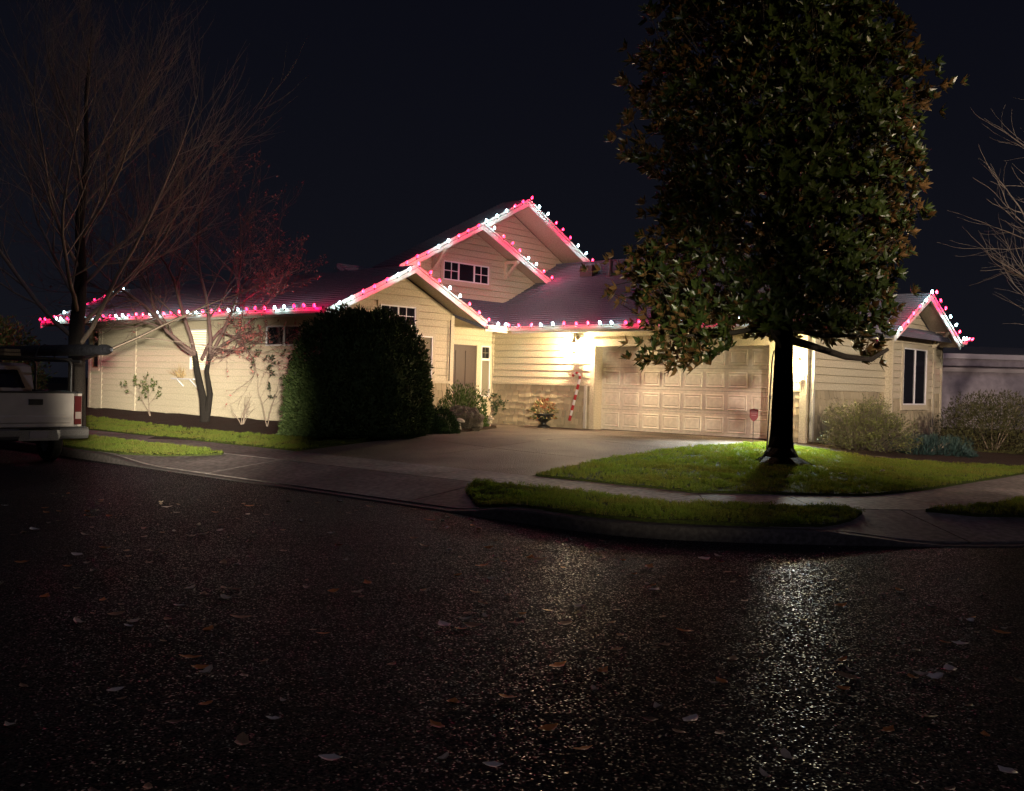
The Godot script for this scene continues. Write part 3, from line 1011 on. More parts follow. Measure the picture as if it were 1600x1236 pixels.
func build_lights() -> void:
	var mb := MB.new()
	mb.lathe(pv([[0.014, 0.0], [0.029, 0.014], [0.034, 0.034], [0.029, 0.064], [0.014, 0.088], [0.0, 0.096]]), Vector3.ZERO, 10)
	bulb_mesh = mb.mesh()
	mb = MB.new()
	mb.lathe(pv([[0.0, -0.045], [0.015, -0.045], [0.016, 0.002], [0.0, 0.002]]), Vector3.ZERO, 8)
	socket_mesh = mb.mesh()
	var N := Vector3.BACK
	var A := Vector3.RIGHT
	light_string("string of bulbs along the long eave of the left wing", Vector3(-16.95, 2.77, 6.70), Vector3(-2.87, 2.77, 6.70), pattern(38, 0), N)
	light_string("string of bulbs up the far left rake behind the bare tree", Vector3(-16.97, 2.9, 6.35), Vector3(-16.97, 3.98, 4.05), "RWWRRRWW", A)
	light_string("string of bulbs up the left rake of the front gable", Vector3(-2.49, 2.83, 6.44), Vector3(-2.49, 3.96, 4.03), "WWRRRWWR", A)
	light_string("string of bulbs down the right rake of the front gable", Vector3(-2.49, 3.81, 3.66), Vector3(-2.49, 2.78, 1.5), "RRWWRRR", A)
	light_string("two white bulbs on the short gutter beside the front gable", Vector3(-2.42, 2.68, 1.2), Vector3(-2.42, 2.68, 0.92), "WW", A)
	light_string("string of bulbs along the gutter above the garage door", Vector3(-2.36, 2.68, 0.70), Vector3(5.99, 2.68, 0.70), pattern(23, 0), N)
	light_string("string of bulbs up the left rake of the upper dormer gable", Vector3(-3.69, 4.14, 3.37), Vector3(-3.69, 6.36, -1.1), "RRRWWRRRWWWRR", A)
	light_string("string of bulbs down the right rake of the highest gable", Vector3(-3.69, 6.53, -1.46), Vector3(-3.69, 5.04, -4.42), "RWWRRRWWR", A)
	light_string("string of bulbs down the right rake of the lower dormer gable", Vector3(-3.69, 5.45, 0.08), Vector3(-3.69, 4.14, -2.82), "WRRRWWRRR", A)
	light_string("string of bulbs up the near rake of the small gable beside the magnolia", Vector3(6.48, 2.66, -3.2), Vector3(6.48, 3.69, -5.1), "WRRRWW", A)
	light_string("string of bulbs down the far rake of the small right-hand gable", Vector3(6.48, 3.72, -5.45), Vector3(6.48, 2.64, -7.65), "RRRWWRW", A)
	light_string("short string of bulbs at the far right corner eave", Vector3(6.42, 2.68, -7.95), Vector3(6.42, 2.68, -8.45), "WRR", A)

	# coach lantern left of the garage door
	var c := thing("wall_lantern", "coach lantern glowing warm on the siding left of the garage door", "lantern", O + HB * Vector3(-0.6, 2.1, 0.0), HB)
	mb = MB.new()
	mb.lathe(pv([[0.0, 0.0], [0.06, 0.0], [0.06, 0.03], [0.0, 0.03]]), Vector3(0, 0.24, 0.035), 12, Basis(Vector3.RIGHT, PI / 2))
	obj("back_plate", mb, M.brass, c)
	mb = MB.new()
	mb.tube(PackedVector3Array([Vector3(0, 0.24, 0.05), Vector3(0, 0.36, 0.1), Vector3(0, 0.38, 0.17), Vector3(0, 0.33, 0.2), Vector3(0, 0.26, 0.2)]), PackedFloat32Array([0.012, 0.012, 0.011, 0.011, 0.011]), 8)
	mb.tube(PackedVector3Array([Vector3(0.02, 0.2, 0.05), Vector3(0.05, 0.3, 0.07), Vector3(0.03, 0.37, 0.1)]), PackedFloat32Array([0.008, 0.007, 0.005]), 6)
	obj("scroll_arm", mb, M.brass, c)
	mb = MB.new()
	mb.lathe(pv([[0.0, 0.27], [0.02, 0.26], [0.03, 0.2], [0.1, 0.13], [0.1, 0.115], [0.0, 0.115]]), Vector3(0, 0, 0.2), 8)
	obj("cap", mb, M.brass, c)
	mb = MB.new()
	for k in 4:
		var a := TAU * (k + 0.5) / 4
		mb.tube(PackedVector3Array([Vector3(cos(a) * 0.09, 0.12, 0.2 + sin(a) * 0.09), Vector3(cos(a) * 0.065, -0.12, 0.2 + sin(a) * 0.065)]), PackedFloat32Array([0.006, 0.006]), 5)
	mb.lathe(pv([[0.0, -0.12], [0.07, -0.12], [0.07, -0.135], [0.02, -0.16], [0.0, -0.18]]), Vector3(0, 0, 0.2), 8)
	obj("cage", mb, M.brass, c)
	mb = MB.new()
	mb.lathe(pv([[0.0, -0.06], [0.03, -0.04], [0.036, 0.0], [0.02, 0.05], [0.0, 0.055]]), Vector3(0, 0, 0.2), 12)
	var bulb := obj("bulb", mb, M.warm_bulb, c)
	var l := OmniLight3D.new()
	l.name = "lantern_light"
	l.light_color = Color(1.0, 0.885, 0.69)
	l.light_energy = LANTERN
	l.light_size = 0.035
	l.omni_range = 40.0
	l.omni_attenuation = 2.0
	l.shadow_enabled = true
	l.position = Vector3(0, 0.0, 0.2)
	bulb.add_child(l)

	# second lantern right of the door, mostly behind the trunk
	c = thing("wall_lantern", "small warm lantern above the floodlight, right of the garage door", "lantern", O + HB * Vector3(5.66, 1.72, 0.03), HB)
	mb = MB.new()
	mb.lathe(pv([[0.0, 0.0], [0.05, 0.0], [0.05, 0.03], [0.0, 0.03]]), Vector3(0, 0.05, 0.035), 12, Basis(Vector3.RIGHT, PI / 2))
	mb.tube(PackedVector3Array([Vector3(0, 0.05, 0.05), Vector3(0, 0.16, 0.09), Vector3(0, 0.13, 0.14)]), PackedFloat32Array([0.01, 0.01, 0.01]), 6)
	obj("arm", mb, M.brass, c)
	mb = MB.new()
	mb.lathe(pv([[0.0, 0.13], [0.02, 0.12], [0.04, 0.07], [0.036, 0.06], [0.0, 0.1]]), Vector3(0, 0, 0.14), 10)
	obj("shade", mb, M.brass, c)
	mb = MB.new()
	mb.lathe(pv([[0.0, -0.03], [0.03, 0.0], [0.02, 0.04], [0.0, 0.05]]), Vector3(0, 0, 0.14), 10)
	bulb = obj("bulb", mb, M.warm_bulb, c)
	l = OmniLight3D.new()
	l.name = "lantern_light"
	l.light_color = Color(1.0, 0.9, 0.66)
	l.light_energy = LANTERN_R
	l.light_size = 0.1
	l.omni_range = 40.0
	l.omni_attenuation = 2.0
	l.shadow_enabled = true
	l.position = Vector3(0, 0.0, 0.14)
	bulb.add_child(l)

	c = thing("floodlight", "white floodlight shining out over the lawn beside the trunk", "floodlight", O + HB * Vector3(5.68, 1.42, 0.03), HB)
	mb = MB.new()
	mb.span(Vector3(-0.05, -0.06, 0.03), Vector3(0.05, 0.06, 0.08))
	mb.tube(PackedVector3Array([Vector3(0, 0, 0.08), Vector3(0, -0.02, 0.14)]), PackedFloat32Array([0.015, 0.015]), 8)
	obj("mount", mb, M.white, c)
	mb = MB.new()
	mb.lathe(pv([[0.0, 0.0], [0.03, 0.0], [0.075, 0.1], [0.068, 0.1], [0.0, 0.03]]), Vector3(0, -0.02, 0.13), 14, Basis(Vector3.RIGHT, PI / 2 - 0.02))
	obj("reflector", mb, M.white, c)
	mb = MB.new()
	mb.lathe(pv([[0.0, -0.05], [0.045, -0.03], [0.055, 0.0], [0.045, 0.03], [0.0, 0.05]]), Vector3(0, -0.02, 0.25), 14, Basis(Vector3.RIGHT, PI / 2))
	bulb = obj("bulb", mb, M.cool_bulb, c)
	var sp := SpotLight3D.new()
	sp.name = "flood_beam"
	sp.light_color = Color(0.88, 0.97, 1.0)
	sp.light_energy = FLOOD
	sp.light_size = 0.16
	sp.spot_angle = 46.0
	sp.spot_angle_attenuation = 1.0
	sp.spot_range = 60.0
	sp.spot_attenuation = 2.0
	sp.shadow_enabled = true
	sp.transform = Transform3D(Basis(Vector3.UP, PI) * Basis(Vector3.RIGHT, -0.72), Vector3(0, -0.02, 0.25))
	bulb.add_child(sp)


# ---------------------------------------------------------------- plants
func limb(mb: MB, tips: Array, p: Vector3, d: Vector3, length: float, r: float, level: int, o: Dictionary) -> void:
	var path := PackedVector3Array([p])
	var rad := PackedFloat32Array([r])
	var k := 4 if level > 1 else 6
	var q := p
	var dir := d
	var thin: float = o.get("taper", 0.45)
	for i in k:
		dir = (dir + rdir() * float(o.get("wander", 0.18)) + Vector3.UP * float(o.get("lift", 0.08))).normalized()
		q += dir * length / k
		path.append(q)
		rad.append(lerpf(r, r * thin, float(i + 1) / k))
	mb.tube(path, rad, 7 if level == 0 else 5 if level == 1 else 3, level < 2)
	if level >= int(o.depth):
		tips.append([q, dir])
		return
	var kids: int = o.kids[mini(level, o.kids.size() - 1)]
	for i in kids:
		var t := lerpf(float(o.get("first", 0.35)), 1.0, (i + rnd(0.2, 0.8)) / kids)
		var f := t * k
		var j := mini(int(f), k - 1)
		var at := path[j].lerp(path[j + 1], f - j)
		var ax := rdir().cross(dir).normalized()
		var turn := rnd(0.4, 0.85) * float(o.get("spread", 1.0))
		var nd := dir.rotated(ax, turn)
		if o.has("flat"):
			nd.y *= float(o.flat)
			nd = nd.normalized()
		limb(mb, tips, at, nd, length * rnd(0.45, 0.72) * float(o.get("shorter", 1.0)), maxf(lerpf(r, r * thin, t) * rnd(0.5, 0.7), 0.0035), level + 1, o)
	limb(mb, tips, q, dir, length * 0.6, maxf(r * thin, 0.0035), level + 1, o)

func shell(k: int, half: Vector3, power: float, low: float, inner: float) -> Vector3:
	# a point in a rounded-off block, mostly near its surface
	var d := rdir()
	d.y = absf(d.y) if d.y > low or rng.randf() < 0.5 else maxf(d.y, low)
	var s := pow(pow(absf(d.x), power) + pow(absf(d.y), power) + pow(absf(d.z), power), -1.0 / power)
	return d * s * half * lerpf(inner, 1.0, sqrt(rng.randf()))

func shrub(called: String, label: String, at: Vector3, half: Vector3, count: int, leaf_l: float, leaf_w: float, dark: Color, light: Color, opts := {}) -> Node3D:
	var t := thing(called, label, opts.get("category", "shrub"), at, opts.get("turn", Basis()))
	var mb := MB.new()
	mb.colored = true
	var f := FastNoiseLite.new()
	f.seed = rng.randi() % 1000
	f.frequency = opts.get("lump_scale", 0.9)
	var power: float = opts.get("power", 2.4)
	var lumps: float = opts.get("lumps", 0.16)
	var lift: float = opts.get("lift", 0.35)
	if opts.has("heart"):
		var grid := []
		for i in 15:
			var row := PackedVector3Array()
			for j in 28:
				var th := PI * 0.5 * i / 14.0
				var ph := TAU * j / 28.0
				var d := Vector3(cos(th) * cos(ph), sin(th), cos(th) * sin(ph))
				var sc := pow(pow(absf(d.x), power) + pow(absf(d.y), power) + pow(absf(d.z), power), -1.0 / power)
				var p := d * sc * half * float(opts.heart)
				p *= 1.0 + 0.16 * f.get_noise_3d(p.x * 4, p.y * 4, p.z * 4)
				p.y = maxf(p.y, -0.02)
				row.append(p)
			grid.append(row)
		mb.col = dark.lerp(light, 0.5)
		for i in 14:
			for j in 28:
				var j2 := (j + 1) % 28
				mb.quad(grid[i][j], grid[i][j2], grid[i + 1][j2], grid[i + 1][j], grid[i][j])
	for i in count:
		var p := shell(i, half, power, opts.get("low", -0.05), opts.get("inner", 0.6))
		p *= 1.0 + lumps * f.get_noise_3d(p.x * 2, p.y * 2, p.z * 2) * 2.0
		p.y = maxf(p.y, 0.02) + float(opts.get("raise", 0.0))
		var out := (p / (half * half)).normalized()
		var d := (out * 0.8 + rdir() * 0.7 + Vector3.UP * lift).normalized()
		mb.col = dark.lerp(light, rng.randf()) * rnd(0.7, 1.15)
		mb.leaf(p, d, d.cross(rdir()).normalized(), leaf_l * rnd(0.65, 1.25), leaf_w * rnd(0.7, 1.2), 0.3)
	obj("foliage", mb, opts.get("material", M.soft_leaf), t)
	var st := MB.new()
	for k in int(opts.get("stems", 5)):
		var a := rnd(0, TAU)
		var top := Vector3(cos(a) * half.x * 0.6, half.y * 0.8, sin(a) * half.z * 0.6)
		st.tube(PackedVector3Array([Vector3(cos(a) * 0.05, -0.06, sin(a) * 0.05), top * 0.5 + rdir() * 0.06, top]), PackedFloat32Array([0.02, 0.014, 0.005]), 4)
	obj("stem", st, opts.get("bark", M.twig), t)
	return t

func sparse_shrub(label: String, at: Vector3, size: float, depth: int, leaves: int, leaf_l: float, c0: Color, c1: Color, seed_: int, wide := 1.0) -> void:
	rng.seed = seed_
	var t := thing("young_shrub", label, "shrub", at)
	var mb := MB.new()
	var tips := []
	for k in (5 if leaves == 0 else 2):
		limb(mb, tips, Vector3(rnd(-0.03, 0.03), -0.05, rnd(-0.03, 0.03)), (Vector3.UP + Vector3(rnd(-0.5, 0.5), 0, rnd(-0.5, 0.5)) * wide).normalized(), size * rnd(0.4, 0.55), 0.012, 0, {depth = depth, kids = [3, 3, 2], wander = 0.2, lift = 0.1, spread = 1.0, first = 0.45})
	obj("stem", mb, M.twig, t)
	if leaves > 0:
		var lf := MB.new()
		lf.colored = true
		for tip in tips:
			for k in leaves:
				var d: Vector3 = (tip[1] * 0.5 + rdir()).normalized()
				lf.col = c0.lerp(c1, rng.randf())
				lf.leaf(tip[0] - tip[1] * rnd(0.0, 0.12), d, d.cross(rdir()).normalized(), leaf_l * rnd(0.7, 1.2), leaf_l * 0.45, 0.2)
		obj("leaves", lf, M.soft_leaf, t)

func build_magnolia() -> void:
	rng.seed = 71
	var at := Vector3(4.58, 0.40, -17.4)
	at.y = ground(at.x, at.z) + 0.02
	var t := thing("magnolia_tree", "tall evergreen magnolia with big glossy leaves on the front lawn", "tree", at)
	var mb := MB.new()
	# trunk with a flared, rooted foot
	var rings := 26
	var sides := 22
	var pos := []
	for i in rings + 1:
		var h := -0.12 + 9.6 * pow(float(i) / rings, 1.7)
		var r := 0.165 * clampf(1.0 - (h - 1.0) / 10.5, 0.12, 1.0) + 0.42 * exp(-maxf(h + 0.06, 0.0) / 0.12) + 0.03 * exp(-maxf(h, 0.0) / 0.7)
		var row := PackedVector3Array()
		for k in sides:
			var a := TAU * k / sides
			var root := 1.0 + 0.34 * exp(-maxf(h, 0.0) / 0.14) * (0.5 * sin(a * 3.0 + 0.8) + 0.5 * sin(a * 5.0 + 2.1)) + 0.035 * sin(a * 4 + h * 1.3) + 0.03 * sin(a * 7 - h * 2.1 + 1.0)
			row.append(Vector3(cos(a) * r * root + 0.02 * sin(h), h, sin(a) * r * root))
		pos.append(row)
	for i in rings:
		for k in sides:
			var l := (k + 1) % sides
			var a: Vector3 = pos[i][k]
			var b: Vector3 = pos[i][l]
			var c: Vector3 = pos[i + 1][l]
			var d: Vector3 = pos[i + 1][k]
			var na := Vector3(a.x, 0, a.z).normalized()
			var nb := Vector3(b.x, 0, b.z).normalized()
			mb.put(a, na); mb.put(c, nb); mb.put(b, nb)
			mb.put(a, na); mb.put(d, na); mb.put(c, nb)
	obj("trunk", mb, M.bark, t)
	var limbs := MB.new()
	limbs.tube(PackedVector3Array([Vector3(0.08, 2.12, 0.05), Vector3(0.5, 1.98, 0.25), Vector3(0.95, 1.83, 0.4), Vector3(1.35, 1.80, 0.45), Vector3(1.62, 1.98, 0.45)]), PackedFloat32Array([0.075, 0.06, 0.05, 0.045, 0.03]), 8)
	limbs.tube(PackedVector3Array([Vector3(0.08, 2.3, 0.05), Vector3(0.6, 2.18, 0.2), Vector3(1.2, 2.2, 0.3)]), PackedFloat32Array([0.05, 0.04, 0.02]), 7)
	limbs.tube(PackedVector3Array([Vector3(-0.08, 2.22, 0.05), Vector3(-0.5, 2.26, 0.25), Vector3(-1.2, 2.15, 0.4), Vector3(-2.0, 2.1, 0.4)]), PackedFloat32Array([0.06, 0.05, 0.035, 0.015]), 7)
	# crown: whorls of leaves on twigs, between an uneven outline and the trunk
	var f := FastNoiseLite.new()
	f.seed = 12
	f.frequency = 0.5
	var outline := Curve.new()
	var outline_left := Curve.new()
	for e in [[0, 1.2, 2.0], [2, 1.85, 2.75], [3, 2.15, 3.0], [4, 2.15, 2.9], [5, 2.5, 2.8], [6, 2.5, 2.7], [7, 2.1, 2.75], [7.7, 1.65, 2.3], [8.3, 1.45, 2.15], [9.3, 0.95, 1.35], [10.4, 0.35, 0.35], [11, 0.1, 0.1]]:
		outline.add_point(Vector2(e[0] / 11.0, e[1] * 0.86 / 3.0))
		outline_left.add_point(Vector2(e[0] / 11.0, e[2] * 0.93 / 3.0))
	var lf := MB.new()
	lf.colored = true
	var made := 0
	var tries := 0
	while made < 7400 and tries < 40000:
		tries += 1
		var h := lerpf(1.55, 10.2, rng.randf())
		var a := rnd(0, TAU)
		var big := 3.0 * lerpf(outline.sample(h / 11.0), outline_left.sample(h / 11.0), 0.5 - 0.5 * cos(a))
		big *= 0.97 + 0.42 * f.get_noise_3d(cos(a) * 2.2, h * 1.4, sin(a) * 2.2) + 0.34 * f.get_noise_3d(cos(a) * 6.0, h * 4.0, sin(a) * 6.0)
		var r := big * lerpf(0.35, 1.0, pow(rng.randf(), 0.45))
		var p := Vector3(cos(a) * r, h, sin(a) * r)
		var floor_ := 2.25 - 0.42 * smoothstep(0.9, 1.6, absf(p.x)) + 0.3 * smoothstep(1.9, 2.5, p.x) + 0.25 * f.get_noise_2d(p.x * 2.0, p.z * 2.0)
		if p.x < -1.0:
			floor_ -= 0.3
		elif p.x > 0.7 and p.x < 2.0:
			floor_ -= 0.12
		if h < floor_:
			continue
		if f.get_noise_3d(p.x * 3.0 + 9.0, p.y * 3.0, p.z * 3.0) < -0.1 - 0.25 * smoothstep(1.2, 0.4, r / maxf(big, 0.1)):
			continue
		made += 1
		var out := (Vector3(p.x, 0, p.z).normalized() * 0.9 + Vector3.UP * rnd(0.0, 0.9) + rdir() * 0.4).normalized()
		if h > 2.7 and rng.randf() < 0.4:
			var back := p - out * rnd(0.3, 0.55) - Vector3.UP * 0.08
			limbs.tube(PackedVector3Array([back, p]), PackedFloat32Array([0.012, 0.006]), 3, false)
		if h > 3.0 and rng.randf() < 0.012:
			limbs.tube(PackedVector3Array([Vector3(0, maxf(h - r * 0.55, 1.9), 0), Vector3(p.x * 0.5, h - 0.12 * r, p.z * 0.5), p]), PackedFloat32Array([0.045, 0.028, 0.01]), 5, false)
		var k := rng.randi_range(6, 9)
		var x := out.cross(Vector3.UP).normalized()
		var y := x.cross(out)
		var spin := rnd(0, TAU)
		for i in k:
			var b := spin + TAU * i / k + rnd(-0.3, 0.3)
			var fan := rnd(0.35, 1.15)
			var d := (out * cos(fan) + (x * cos(b) + y * sin(b)) * sin(fan)).normalized()
			var s := d.cross(out).normalized()
			var l := rnd(0.12, 0.205)
			var w := l * rnd(0.38, 0.5)
			var up := s.cross(d)
			var g := rng.randf()
			lf.col = Color(0.02, 0.036, 0.01).lerp(Color(0.06, 0.085, 0.02), g)
			lf.leaf(p, d, s, l, w, 0.18)
			lf.col = Color(0.12, 0.06, 0.022).lerp(Color(0.26, 0.15, 0.065), g)
			lf.leaf(p - up * 0.0025, d, s, l * 0.98, w * 0.97, 0.18)
	obj("limbs", limbs, M.bark, t)
	obj("crown", lf, M.leaf, t)

func build_trees() -> void:
	rng.seed = 23
	var mb := MB.new()
	var tips := []
	var at := hw(-5.0, 0, 11.2)
	at.y = ground(at.x, at.z)
	var t := thing("bare_tree", "tall leafless tree with thin upright branches behind the pickup truck", "tree", at)
	var tr := MB.new()
	var lead := PackedVector3Array([Vector3(0, -0.15, 0), Vector3(0.0, 0.1, 0), Vector3(0.02, 1.2, 0), Vector3(0.0, 2.3, 0.03), Vector3(0.06, 3.4, 0.0), Vector3(0.02, 4.6, 0.05), Vector3(0.12, 5.8, 0.0), Vector3(0.1, 7.2, 0.06), Vector3(0.18, 8.6, 0.0)])
	tr.tube(lead, PackedFloat32Array([0.3, 0.22, 0.17, 0.155, 0.12, 0.085, 0.055, 0.03, 0.008]), 12)
	obj("trunk", tr, M.bark, t)
	for i in 17:
		var h := 1.9 + 5.0 * pow(i / 16.0, 1.15)
		var j := 3 if h < 3.4 else 4 if h < 4.6 else 5 if h < 5.8 else 6
		var foot := lead[j].lerp(lead[j + 1], clampf((h - lead[j].y) / (lead[j + 1].y - lead[j].y), 0, 1))
		if h < 2.3:
			foot = Vector3(0, h, 0.03)
		var turn := i * 2.4 + 0.3
		var up := 0.75 if i < 4 else 1.15
		limb(mb, tips, foot, Vector3(cos(turn), up, sin(turn)).normalized(), lerpf(3.3, 1.5, i / 16.0) * rnd(0.85, 1.15), lerpf(0.055, 0.022, i / 16.0), 1, {depth = 4, kids = [0, 6, 5, 3], wander = 0.15, lift = 0.11, spread = 0.9, first = 0.2})
	limb(mb, tips, Vector3(-0.02, 1.65, 0.02), Vector3(1.0, 0.42, -0.55).normalized(), 2.6, 0.045, 2, {depth = 4, kids = [0, 0, 3, 2], wander = 0.08, lift = 0.02, spread = 0.8})
	obj("branches", mb, M.twig, t)

	# small spreading tree with a few leaves left, in the bed by the wing
	rng.seed = 51
	at = hw(-6.75, 0, 7.1)
	at.y = ground(at.x, at.z) + 0.05
	t = thing("dogwood_tree", "multi-stemmed small tree with sparse pinkish leaves in front of the lit window", "tree", at)
	tr = MB.new()
	tr.tube(PackedVector3Array([Vector3(0, -0.1, 0), Vector3(0.0, 0.1, 0), Vector3(-0.06, 0.6, 0), Vector3(-0.22, 1.25, 0), Vector3(-0.3, 1.75, 0)]), PackedFloat32Array([0.17, 0.115, 0.09, 0.08, 0.065]), 10)
	tr.tube(PackedVector3Array([Vector3(0.04, 0.1, 0), Vector3(0.13, 0.7, 0.05), Vector3(0.03, 1.25, 0.05), Vector3(0.1, 1.7, 0.05)]), PackedFloat32Array([0.09, 0.075, 0.06, 0.05]), 9)
	obj("trunk", tr, M.dark_bark, t)
	mb = MB.new()
	tips = []
	for e in [[-0.3, 1.75, -0.9, 1.1, 2.5, 0.06], [-0.3, 1.7, -1.4, 0.7, 2.0, 0.05], [-0.28, 1.7, -0.25, 1.4, 2.9, 0.055], [0.1, 1.68, 0.3, 1.4, 3.0, 0.055], [0.1, 1.65, 0.7, 1.2, 2.4, 0.05], [0.08, 1.6, 1.1, 0.9, 1.8, 0.045], [-0.1, 1.6, 0.0, 1.3, 2.8, 0.05], [0.05, 1.6, 1.2, 0.5, 1.0, 0.028]]:
		limb(mb, tips, Vector3(e[0], e[1] - 0.05, 0.02), Vector3(e[2], e[3], rnd(-0.8, 0.8)).normalized(), e[4], e[5], 1, {depth = 5, kids = [0, 5, 5, 3, 2], wander = 0.26, lift = 0.05, spread = 1.05, first = 0.25, taper = 0.5})
	obj("branches", mb, M.red_twig, t)
	var lf := MB.new()
	lf.colored = true
	for tip in tips:
		var right := smoothstep(0.2, 1.8, tip[0].x)
		if rng.randf() > 0.12 + 0.5 * right:
			continue
		for k in rng.randi_range(1, 4):
			var d: Vector3 = (rdir() + Vector3.DOWN * 0.4).normalized()
			lf.col = Color(0.2, 0.06, 0.05).lerp(Color(0.34, 0.13, 0.11), rng.randf())
			lf.leaf(tip[0] - tip[1] * rnd(0, 0.15), d, d.cross(rdir()).normalized(), rnd(0.05, 0.08), rnd(0.03, 0.045), 0.2)
	obj("leaves", lf, M.soft_leaf, t)

	# bare tree reaching in from the right
	rng.seed = 9
	at = on_ground(12.6, -19.6)
	t = thing("bare_tree", "leafless spreading tree reaching into view beyond the right side of the house", "tree", at)
	tr = MB.new()
	tr.tube(PackedVector3Array([Vector3(0, -0.15, 0), Vector3(0, 0.15, 0), Vector3(0.04, 1.2, 0), Vector3(0, 2.3, 0)]), PackedFloat32Array([0.32, 0.22, 0.18, 0.17]), 12)
	obj("trunk", tr, M.bark, t)
	mb = MB.new()
	tips = []
	for e in [[-1.3, 0.75, 2.6, 0.08], [-1.0, 1.0, 2.8, 0.09], [-0.6, 1.3, 3.0, 0.09], [0.3, 1.5, 3.2, 0.1], [1.0, 1.0, 2.6, 0.08], [-0.9, 0.6, 2.2, 0.05], [-0.2, 1.5, 3.0, 0.08]]:
		limb(mb, tips, Vector3(0, rnd(1.9, 2.25), 0), Vector3(e[0], e[1], rnd(-0.5, 0.5)).normalized(), e[2], e[3], 1, {depth = 4, kids = [0, 5, 4, 3], wander = 0.2, lift = 0.06, spread = 1.0, first = 0.3})
	obj("branches", mb, M.pale_twig, t)

func build_shrubs() -> void:
	rng.seed = 5
	var c := Vector3(-3.28, 0, -22.1)
	c.y = ground(c.x, c.z)
	shrub("yew_hedge", "large dense clipped evergreen shrub standing before the front gable", c, Vector3(1.52, 2.62, 1.45), 34000, 0.1, 0.034, Color(0.024, 0.04, 0.014), Color(0.075, 0.105, 0.036), {heart = 0.86, material = M.needle, power = 3.0, lumps = 0.06, inner = 0.82, lump_scale = 1.4, stems = 8, low = 0.0})
	c = house_ground(-0.35, 5.4)
	shrub("low_shrub", "low dark shrub at the foot of the big clipped evergreen", c, Vector3(0.55, 0.52, 0.5), 3200, 0.07, 0.025, Color(0.012, 0.022, 0.01), Color(0.035, 0.055, 0.02), {lumps = 0.1, inner = 0.7, heart = 0.75, material = M.needle})
	c = house_ground(-1.55, 3.25, 0.05)
	shrub("bright_shrub", "bushy bright green shrub beside the front door, above the boulder", c, Vector3(0.62, 0.88, 0.55), 5200, 0.075, 0.024, Color(0.03, 0.06, 0.012), Color(0.1, 0.16, 0.03), {lumps = 0.2, inner = 0.5, lift = 0.9})
	# twisted bare shrub
	var tw := thing("twisted_shrub", "contorted leafless shrub between the evergreen and the front door", "shrub", house_ground(-2.1, 3.9, 0.03))
	rng.seed = 31
	var mb := MB.new()
	var tips := []
	for k in 7:
		limb(mb, tips, Vector3(0, -0.03, 0), (Vector3.UP + Vector3(rnd(-0.9, 0.9), 0, rnd(-0.9, 0.9))).normalized(), rnd(0.5, 0.75), 0.022, 0, {depth = 2, kids = [3, 3], wander = 0.75, lift = 0.02, spread = 1.3})
	obj("branches", mb, M.iron, tw)
	rng.seed = 77
	sparse_shrub("small leafy camellia by the sidelight of the front door", house_ground(-1.75, 2.25, 0.03), 1.0, 2, 6, 0.09, Color(0.02, 0.04, 0.012), Color(0.06, 0.09, 0.03), 61, 0.5)
	sparse_shrub("young leafy shrub against the siding, left of the small tree", house_ground(-9.9, 6.8, 0.05), 1.35, 2, 7, 0.085, Color(0.03, 0.05, 0.014), Color(0.09, 0.11, 0.03), 62, 1.0)
	sparse_shrub("slender dark-leaved shrub against the siding beside the big evergreen", house_ground(-4.25, 7.0, 0.05), 1.9, 2, 7, 0.10, Color(0.015, 0.025, 0.012), Color(0.05, 0.06, 0.03), 63, 0.7)
	sparse_shrub("low cluster of bare twigs right of the small tree", house_ground(-5.3, 7.0, 0.05), 1.0, 1, 0, 0.0, Color.BLACK, Color.BLACK, 64, 1.0)
	# right-hand bed
	rng.seed = 15
	c = on_ground(7.45, -21.5)
	var t := thing("twiggy_shrub", "rounded twiggy shrub with tiny yellow-green leaves beside the lit corner", "shrub", c)
	mb = MB.new()
	var lf := MB.new()
	lf.colored = true
	for k in 420:
		var d := (rdir() * 0.95 + Vector3.UP * 0.75)
		d.y = maxf(d.y, 0.12)
		d = d.normalized()
		var l := (0.95 + 0.12 * sin(d.x * 7.0 + d.z * 5.0)) * pow(pow(absf(d.x / 1.05), 3.0) + pow(absf(d.y / 1.2), 3.0) + pow(absf(d.z / 0.95), 3.0), -1.0 / 3.0)
		var p0 := Vector3(d.x * 0.12, -0.03, d.z * 0.12)
		var p3 := d * l * rnd(0.85, 1.0)
		var bend := rdir() * 0.08
		mb.tube(PackedVector3Array([p0, p3 * 0.45 + bend + Vector3.DOWN * 0.05, p3]), PackedFloat32Array([0.007, 0.005, 0.0025]), 3, false)
		for j in 4:
			var q := p3 * rnd(0.5, 0.9) + bend * 0.5
			var e := (d + rdir() * 0.9).normalized()
			mb.tube(PackedVector3Array([q, q + e * rnd(0.1, 0.22)]), PackedFloat32Array([0.0035, 0.002]), 3, false)
			for m in 7:
				lf.col = Color(0.06, 0.08, 0.02).lerp(Color(0.16, 0.16, 0.045), rng.randf())
				var ld := rdir()
				lf.leaf(q + e * rnd(0.02, 0.22), ld, ld.cross(rdir()).normalized(), rnd(0.03, 0.055), rnd(0.014, 0.024), 0.2)
	obj("twigs", mb, M.pale_twig, t)
	obj("leaves", lf, M.soft_leaf, t)
	c = on_ground(8.75, -21.8)
	shrub("juniper", "low spreading blue-green juniper in front of the right bay window", c, Vector3(1.0, 0.34, 0.7), 4500, 0.12, 0.02, Color(0.012, 0.028, 0.026), Color(0.03, 0.06, 0.055), {lumps = 0.3, inner = 0.5, lift = 0.3})
	c = on_ground(11.3, -24.0)
